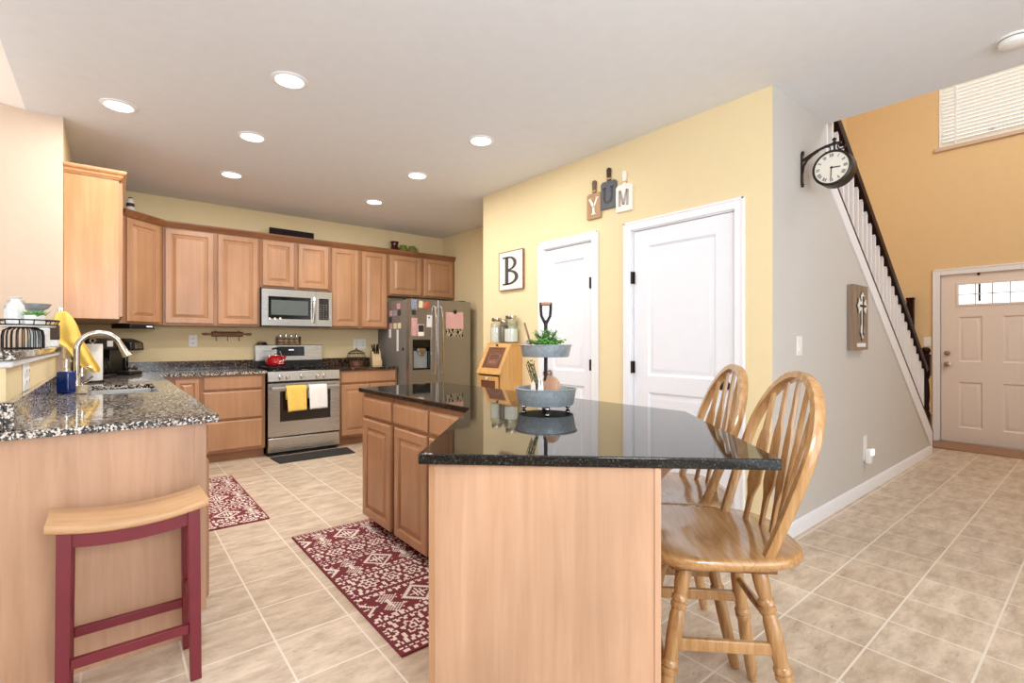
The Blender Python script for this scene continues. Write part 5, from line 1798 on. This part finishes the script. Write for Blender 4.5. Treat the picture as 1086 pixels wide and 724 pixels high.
# wooden pieces on trays
def img(dx, dz):   # offset from tray centre along image right (dx) in world xy
    return Vector((TX, TYY, 0)) + ax * dx
vd = Vector((.631, .776, 0))
p = img(-.062, 0) + vd * .02
b = MB(); b.box(-.004, -.020, 0, .004, .020, .155)
o = b.build('wood_tag', M['rackwood']); o.location = (p.x + .01, p.y, 1.1595); o.rotation_euler = (0, R(-16), R(-39))
tag(o, 'dark wooden paddle leaning on the upper tray left of plant', 'ornament')
p = img(-.088, 0)
b = MB(); b.prism([(-.017, 0), (.017, 0), (.017, .05), (0, .082), (-.017, .05)], -.008, .008, 'xz')
at(b, (p.x + .012, p.y + .01, 1.1595), -39, 'house_ornament', M['pale_pink'], 'small pale house ornament on the upper tray', 'ornament', bevel=.001)
r = thing('round_board', tuple(img(.004, 0) + vd * (-.035) + Vector((0, 0, .9435))), -80, 'small round wooden board leaning in the lower tray', 'board')
b = MB(); b.lathe([(.060, 0), (.062, .001), (.062, .007), (.060, .008)], 36, Matrix.Translation((0, 0, .063)) @ Matrix.Rotation(R(90), 4, 'X')); o = b.build('disc', M['chopwood'], r); o.rotation_euler = (R(-14), 0, 0)
for i, (dx_, dy_) in enumerate(((-.020, -.05), (-.008, -.052))):
    p = img(dx_ - .012, 0) + vd * dy_
    b = MB(); b.lathe([(.011, 0), (.008, .06), (.002, .112), (0, .115)], 10)
    at(b, (p.x, p.y, .9435), 0, 'cone_ornament', M['white'], ('left', 'right')[i] + ' white cone ornament beside the round board', 'ornament', 'white cones in the lower tray')
p = img(-.052, 0) + vd * (-.02)
r = thing('herb_bundle', (p.x, p.y, .9435), -39, 'dark herb sprig bundle standing in lower tray left of pole', 'ornament')
b = MB()
for k in range(7):
    x = -.016 + .0045 * k
    b.tube([(x * .5 + .022, 0, .001), (x + .006, .004 * (k % 3), .09), (x * 1.3 - .018, .004, .175 + .006 * (k % 2))], .0018, 6)
b.build('stems', M['barkwood'], r)
b = MB()
for k in range(60):
    z = rnd.uniform(.06, .188); x = .008 + (.06 - z) * .22 + rnd.uniform(-.014, .014); y = rnd.uniform(-.008, .010)
    a2 = rnd.uniform(0, 6.28); d_ = Vector((math.cos(a2), math.sin(a2) * .5, .8)).normalized() * .014; w_ = Vector((-d_.y, d_.x, .2)).normalized() * .004
    q_ = Vector((x, y, z)); b.bm.faces.new([b.bm.verts.new(v) for v in (q_, q_ + d_ * .5 + w_, q_ + d_, q_ + d_ * .5 - w_)])
o = b.build('leaves', M['leafdark'], r); s_ = o.modifiers.new('t', 'SOLIDIFY'); s_.thickness = .0008
p = img(-.060, 0) + vd * (-.055)
b = MB(); b.prism([(-.014, 0), (.014, 0), (.010, .085), (0, .108), (-.010, .085)], -.005, .005, 'xz')
at(b, (p.x, p.y, .9435), -39, 'wood_ornament', M['pale_pink'], 'pale wooden peg ornament in lower tray left of herb bundle', 'ornament', bevel=.001)

# ------------------------------------------------------------------ ledge items
LZ = 1.1885
def pix(u, v0, d):
    """point at image column u and depth d (world xy)"""
    rr_ = (u - 543) / 523 * d
    s_, c_ = math.sin(R(39.15)), math.cos(R(39.15))
    return Vector((d * s_ + rr_ * c_, d * c_ - rr_ * s_, 0))
pc = Vector((-.316, 3.223, 0))
r = thing('wire_stand', (pc.x, pc.y, LZ), 0, 'black wire dome stand with round white tray on the granite ledge', 'stand')
b = MB()
nb_ = 22
for k in range(nb_):
    a = 2 * math.pi * k / nb_
    b.tube([(.072 * math.cos(a), .072 * math.sin(a), .003), (.072 * math.cos(a), .072 * math.sin(a), .06), (.067 * math.cos(a), .067 * math.sin(a), .085), (.045 * math.cos(a), .045 * math.sin(a), .098)], .0026, 6)
b.ring((0, 0, .003), .072, .003); b.ring((0, 0, .098), .045, .003)
b.build('wire_dome', M['iron'], r)
b = MB(); b.lathe([(.0, .101), (.112, .101), (.114, .104), (.114, .107), (0, .107)], 44); b.build('tray', M['white'], r)
b = MB()
b.ring((0, 0, .110), .117, .003, seg=48); b.ring((0, 0, .132), .125, .003, seg=48)
for k in range(16):
    a = 2 * math.pi * k / 16; b.tube([(.117 * math.cos(a), .117 * math.sin(a), .110), (.125 * math.cos(a), .125 * math.sin(a), .132)], .0024, 6)
b.build('wire_rim', M['iron'], r)
TZ = LZ + .1075
def on_tray(dx, dy, z=TZ): return (pc.x + dx, pc.y + dy, z)
# image right at this place ~ (0.776,-0.631); depth (0.631,0.776)
ix, iy = Vector((.776, -.631, 0)), Vector((.631, .776, 0))
def tr(a, d_): 
    v = ix * a + iy * d_
    return on_tray(v.x, v.y)
def milk_can(loc, s, label):
    r = thing('milk_can', loc, 0, label, 'milk can', 'whitewashed milk cans on the ledge')
    q = .76 * s
    b = MB(); b.lathe([(.036 * q, 0), (.040 * q, .004), (.040 * q, .085 * s), (.038 * q, .095 * s), (.024 * q, .112 * s), (.022 * q, .122 * s), (.030 * q, .132 * s), (.028 * q, .133 * s), (.02 * q, .122 * s), (0, .118 * s)], 28); b.build('body', M['galvwhite'], r)
    for sg in (-1, 1):
        b = MB(); b.tube([(sg * .026 * q, 0, .112 * s), (sg * .037 * q, 0, .118 * s), (sg * .036 * q, 0, .100 * s), (sg * .036 * q, 0, .092 * s)], .0025, 6); b.build('handle', M['galv'], r)
    return r
milk_can(tr(-.030, -.005), 1.0, 'whitewashed milk can with handles on the wire stand tray')
milk_can(tr(-.082, .025), .80, 'smaller whitewashed milk can at left picture edge on wire stand')
r = thing('enamel_mug', tr(.010, .045), 0, 'gray enamel mug behind white planter on wire stand', 'mug')
b = MB(); b.lathe([(.026, 0), (.028, .004), (.028, .058), (.029, .06), (.026, .06), (.025, .006), (0, .005)], 24); b.build('cup', M['galvwhite'], r)
b = MB(); b.lathe([(.0285, .020), (.0288, .022), (.0288, .030), (.0285, .032)], 24); b.build('band', M['galv'], r)
b = MB(); b.tube([(-.027, 0, .045), (-.042, 0, .04), (-.042, 0, .022), (-.027, 0, .015)], .003, 6); b.build('handle', M['galv'], r)
r = thing('succulent_planter', tr(.064, -.010), -39, 'white oblong planter of green sprigs on the wire stand', 'planter')
b = MB(); L = []
for sc_, z in ((.86, 0), (.9, .003), (1, .048), (.95, .048), (.9, .040)):
    L.append([((.038 * sc_) * math.copysign(abs(math.cos(a)) ** .6, math.cos(a)), (.026 * sc_) * math.copysign(abs(math.sin(a)) ** .6, math.sin(a)), z) for a in [2 * math.pi * k / 32 for k in range(32)]])
b.loops(L); b.build('pot', M['white'], r)
b = MB()
for k in range(200):
    x, y = rnd.uniform(-.036, .036), rnd.uniform(-.024, .024); lean_ = Vector((x * .5 + rnd.uniform(-.02, .02), y * .5 + rnd.uniform(-.01, .01), rnd.uniform(.015, .03)))
    p0 = Vector((x * .85, y * .85, .040)); w_ = Vector((lean_.y, -lean_.x, 0)).normalized() * .0022
    b.bm.faces.new([b.bm.verts.new(v) for v in (p0 - w_, p0 + w_, p0 + lean_ * .6 + w_ * .8, p0 + lean_, p0 + lean_ * .6 - w_ * .8)])
o = b.build('foliage', M['leaf'], r); s_ = o.modifiers.new('t', 'SOLIDIFY'); s_.thickness = .0006
# wide galvanized bowl on pedestal behind
pb = Vector((-.318, 3.74, 0))
r = thing('pedestal_bowl', (pb.x, pb.y, LZ), 0, 'wide galvanized pedestal bowl at end of the ledge', 'bowl')
b = MB(); b.lathe([(.05, 0), (.052, .004), (.03, .03), (.018, .06), (.016, .16), (.026, .19), (.036, .205)], 28); b.build('pedestal', M['galv'], r)
b = MB(); b.lathe([(.034, .205), (.05, .214), (.064, .236), (.066, .239), (.061, .239), (.047, .218), (0, .212)], 36); b.build('bowl', M['galv'], r)
# canister and dark box on the ledge
pb = pix(50, 0, 2.63)
b = MB(); b.lathe([(.042, 0), (.045, .004), (.045, .105), (.04, .112), (.036, .112), (.036, .02), (0, .018)], 28)
at(b, (-.322, 3.98, LZ), 0, 'canister', M['galvwhite'], 'white metal canister behind wire stand on the ledge', 'canister')
r = thing('caddy_box', (-.312, 4.36, LZ), 0, 'dark wood box with white base at far end of ledge', 'box')
b = MB(); b.box(-.05, -.05, 0, .05, .05, .045); b.build('base', M['galvwhite'], r, .004)
b = MB(); b.box(-.053, -.053, .045, .053, .053, .14); b.build('body', M['barkwood'], r, .004)

# ------------------------------------------------------------------ ceiling fittings
def can(loc, label):
    r = thing('recessed_light', loc, 0, label, 'ceiling light', 'recessed ceiling lights')
    b = MB(); b.lathe([(.099, 0), (.099, -.004), (.080, -.010), (.074, -.006), (.074, 0)], 40); b.build('trim_ring', M['white_trim'], r)
    b = MB(); b.lathe([(.0745, -.001), (.0745, -.004), (.04, -.006), (0, -.0065)], 32); b.build('lens', M['lens'], r)
    l = bpy.data.lights.new('lamp', 'AREA'); l.shape = 'DISK'; l.size = .14; l.energy = CAN_POWER; l.color = (1, .96, .90)
    o = bpy.data.objects.new('lamp', l); COL.objects.link(o); o.parent = r; o.location = (0, 0, -.012)
    return r
cl = [(.807, 3.039, 'recessed ceiling light nearest viewer above the patterned runner'),
      (.041, 4.061, 'leftmost recessed ceiling light near the tall end cabinet'),
      (.815, 4.054, 'recessed ceiling light second from viewer in the row over the aisle'),
      (2.171, 3.039, 'recessed ceiling light nearest the yellow wall'),
      (.853, 5.089, 'recessed ceiling light in front of the corner wall cabinets'),
      (2.176, 4.045, 'recessed ceiling light in middle of the right row'),
      (2.225, 5.105, 'recessed ceiling light in front of refrigerator')]
first = can((cl[0][0], cl[0][1], H), cl[0][2])
for x, y, lab in cl[1:]:
    o = dup(first); o.location = (x, y, H); o['label'] = lab
r = thing('smoke_detector', (3.505, .325, H), 0, 'white round smoke detector on ceiling at upper right', 'smoke detector')
b = MB(); b.lathe([(.070, 0), (.070, -.008), (.062, -.010)], 36); b.build('base', M['plastic_white'], r)
b = MB(); b.lathe([(.060, -.0095), (.062, -.014), (.060, -.034), (.048, -.042), (0, -.044)], 36); b.build('cover', M['plastic_white'], r)
b = MB(); b.ring((0, 0, -.012), .0605, .002, seg=36); b.build('vent_slot', M['darkphoto'], r)
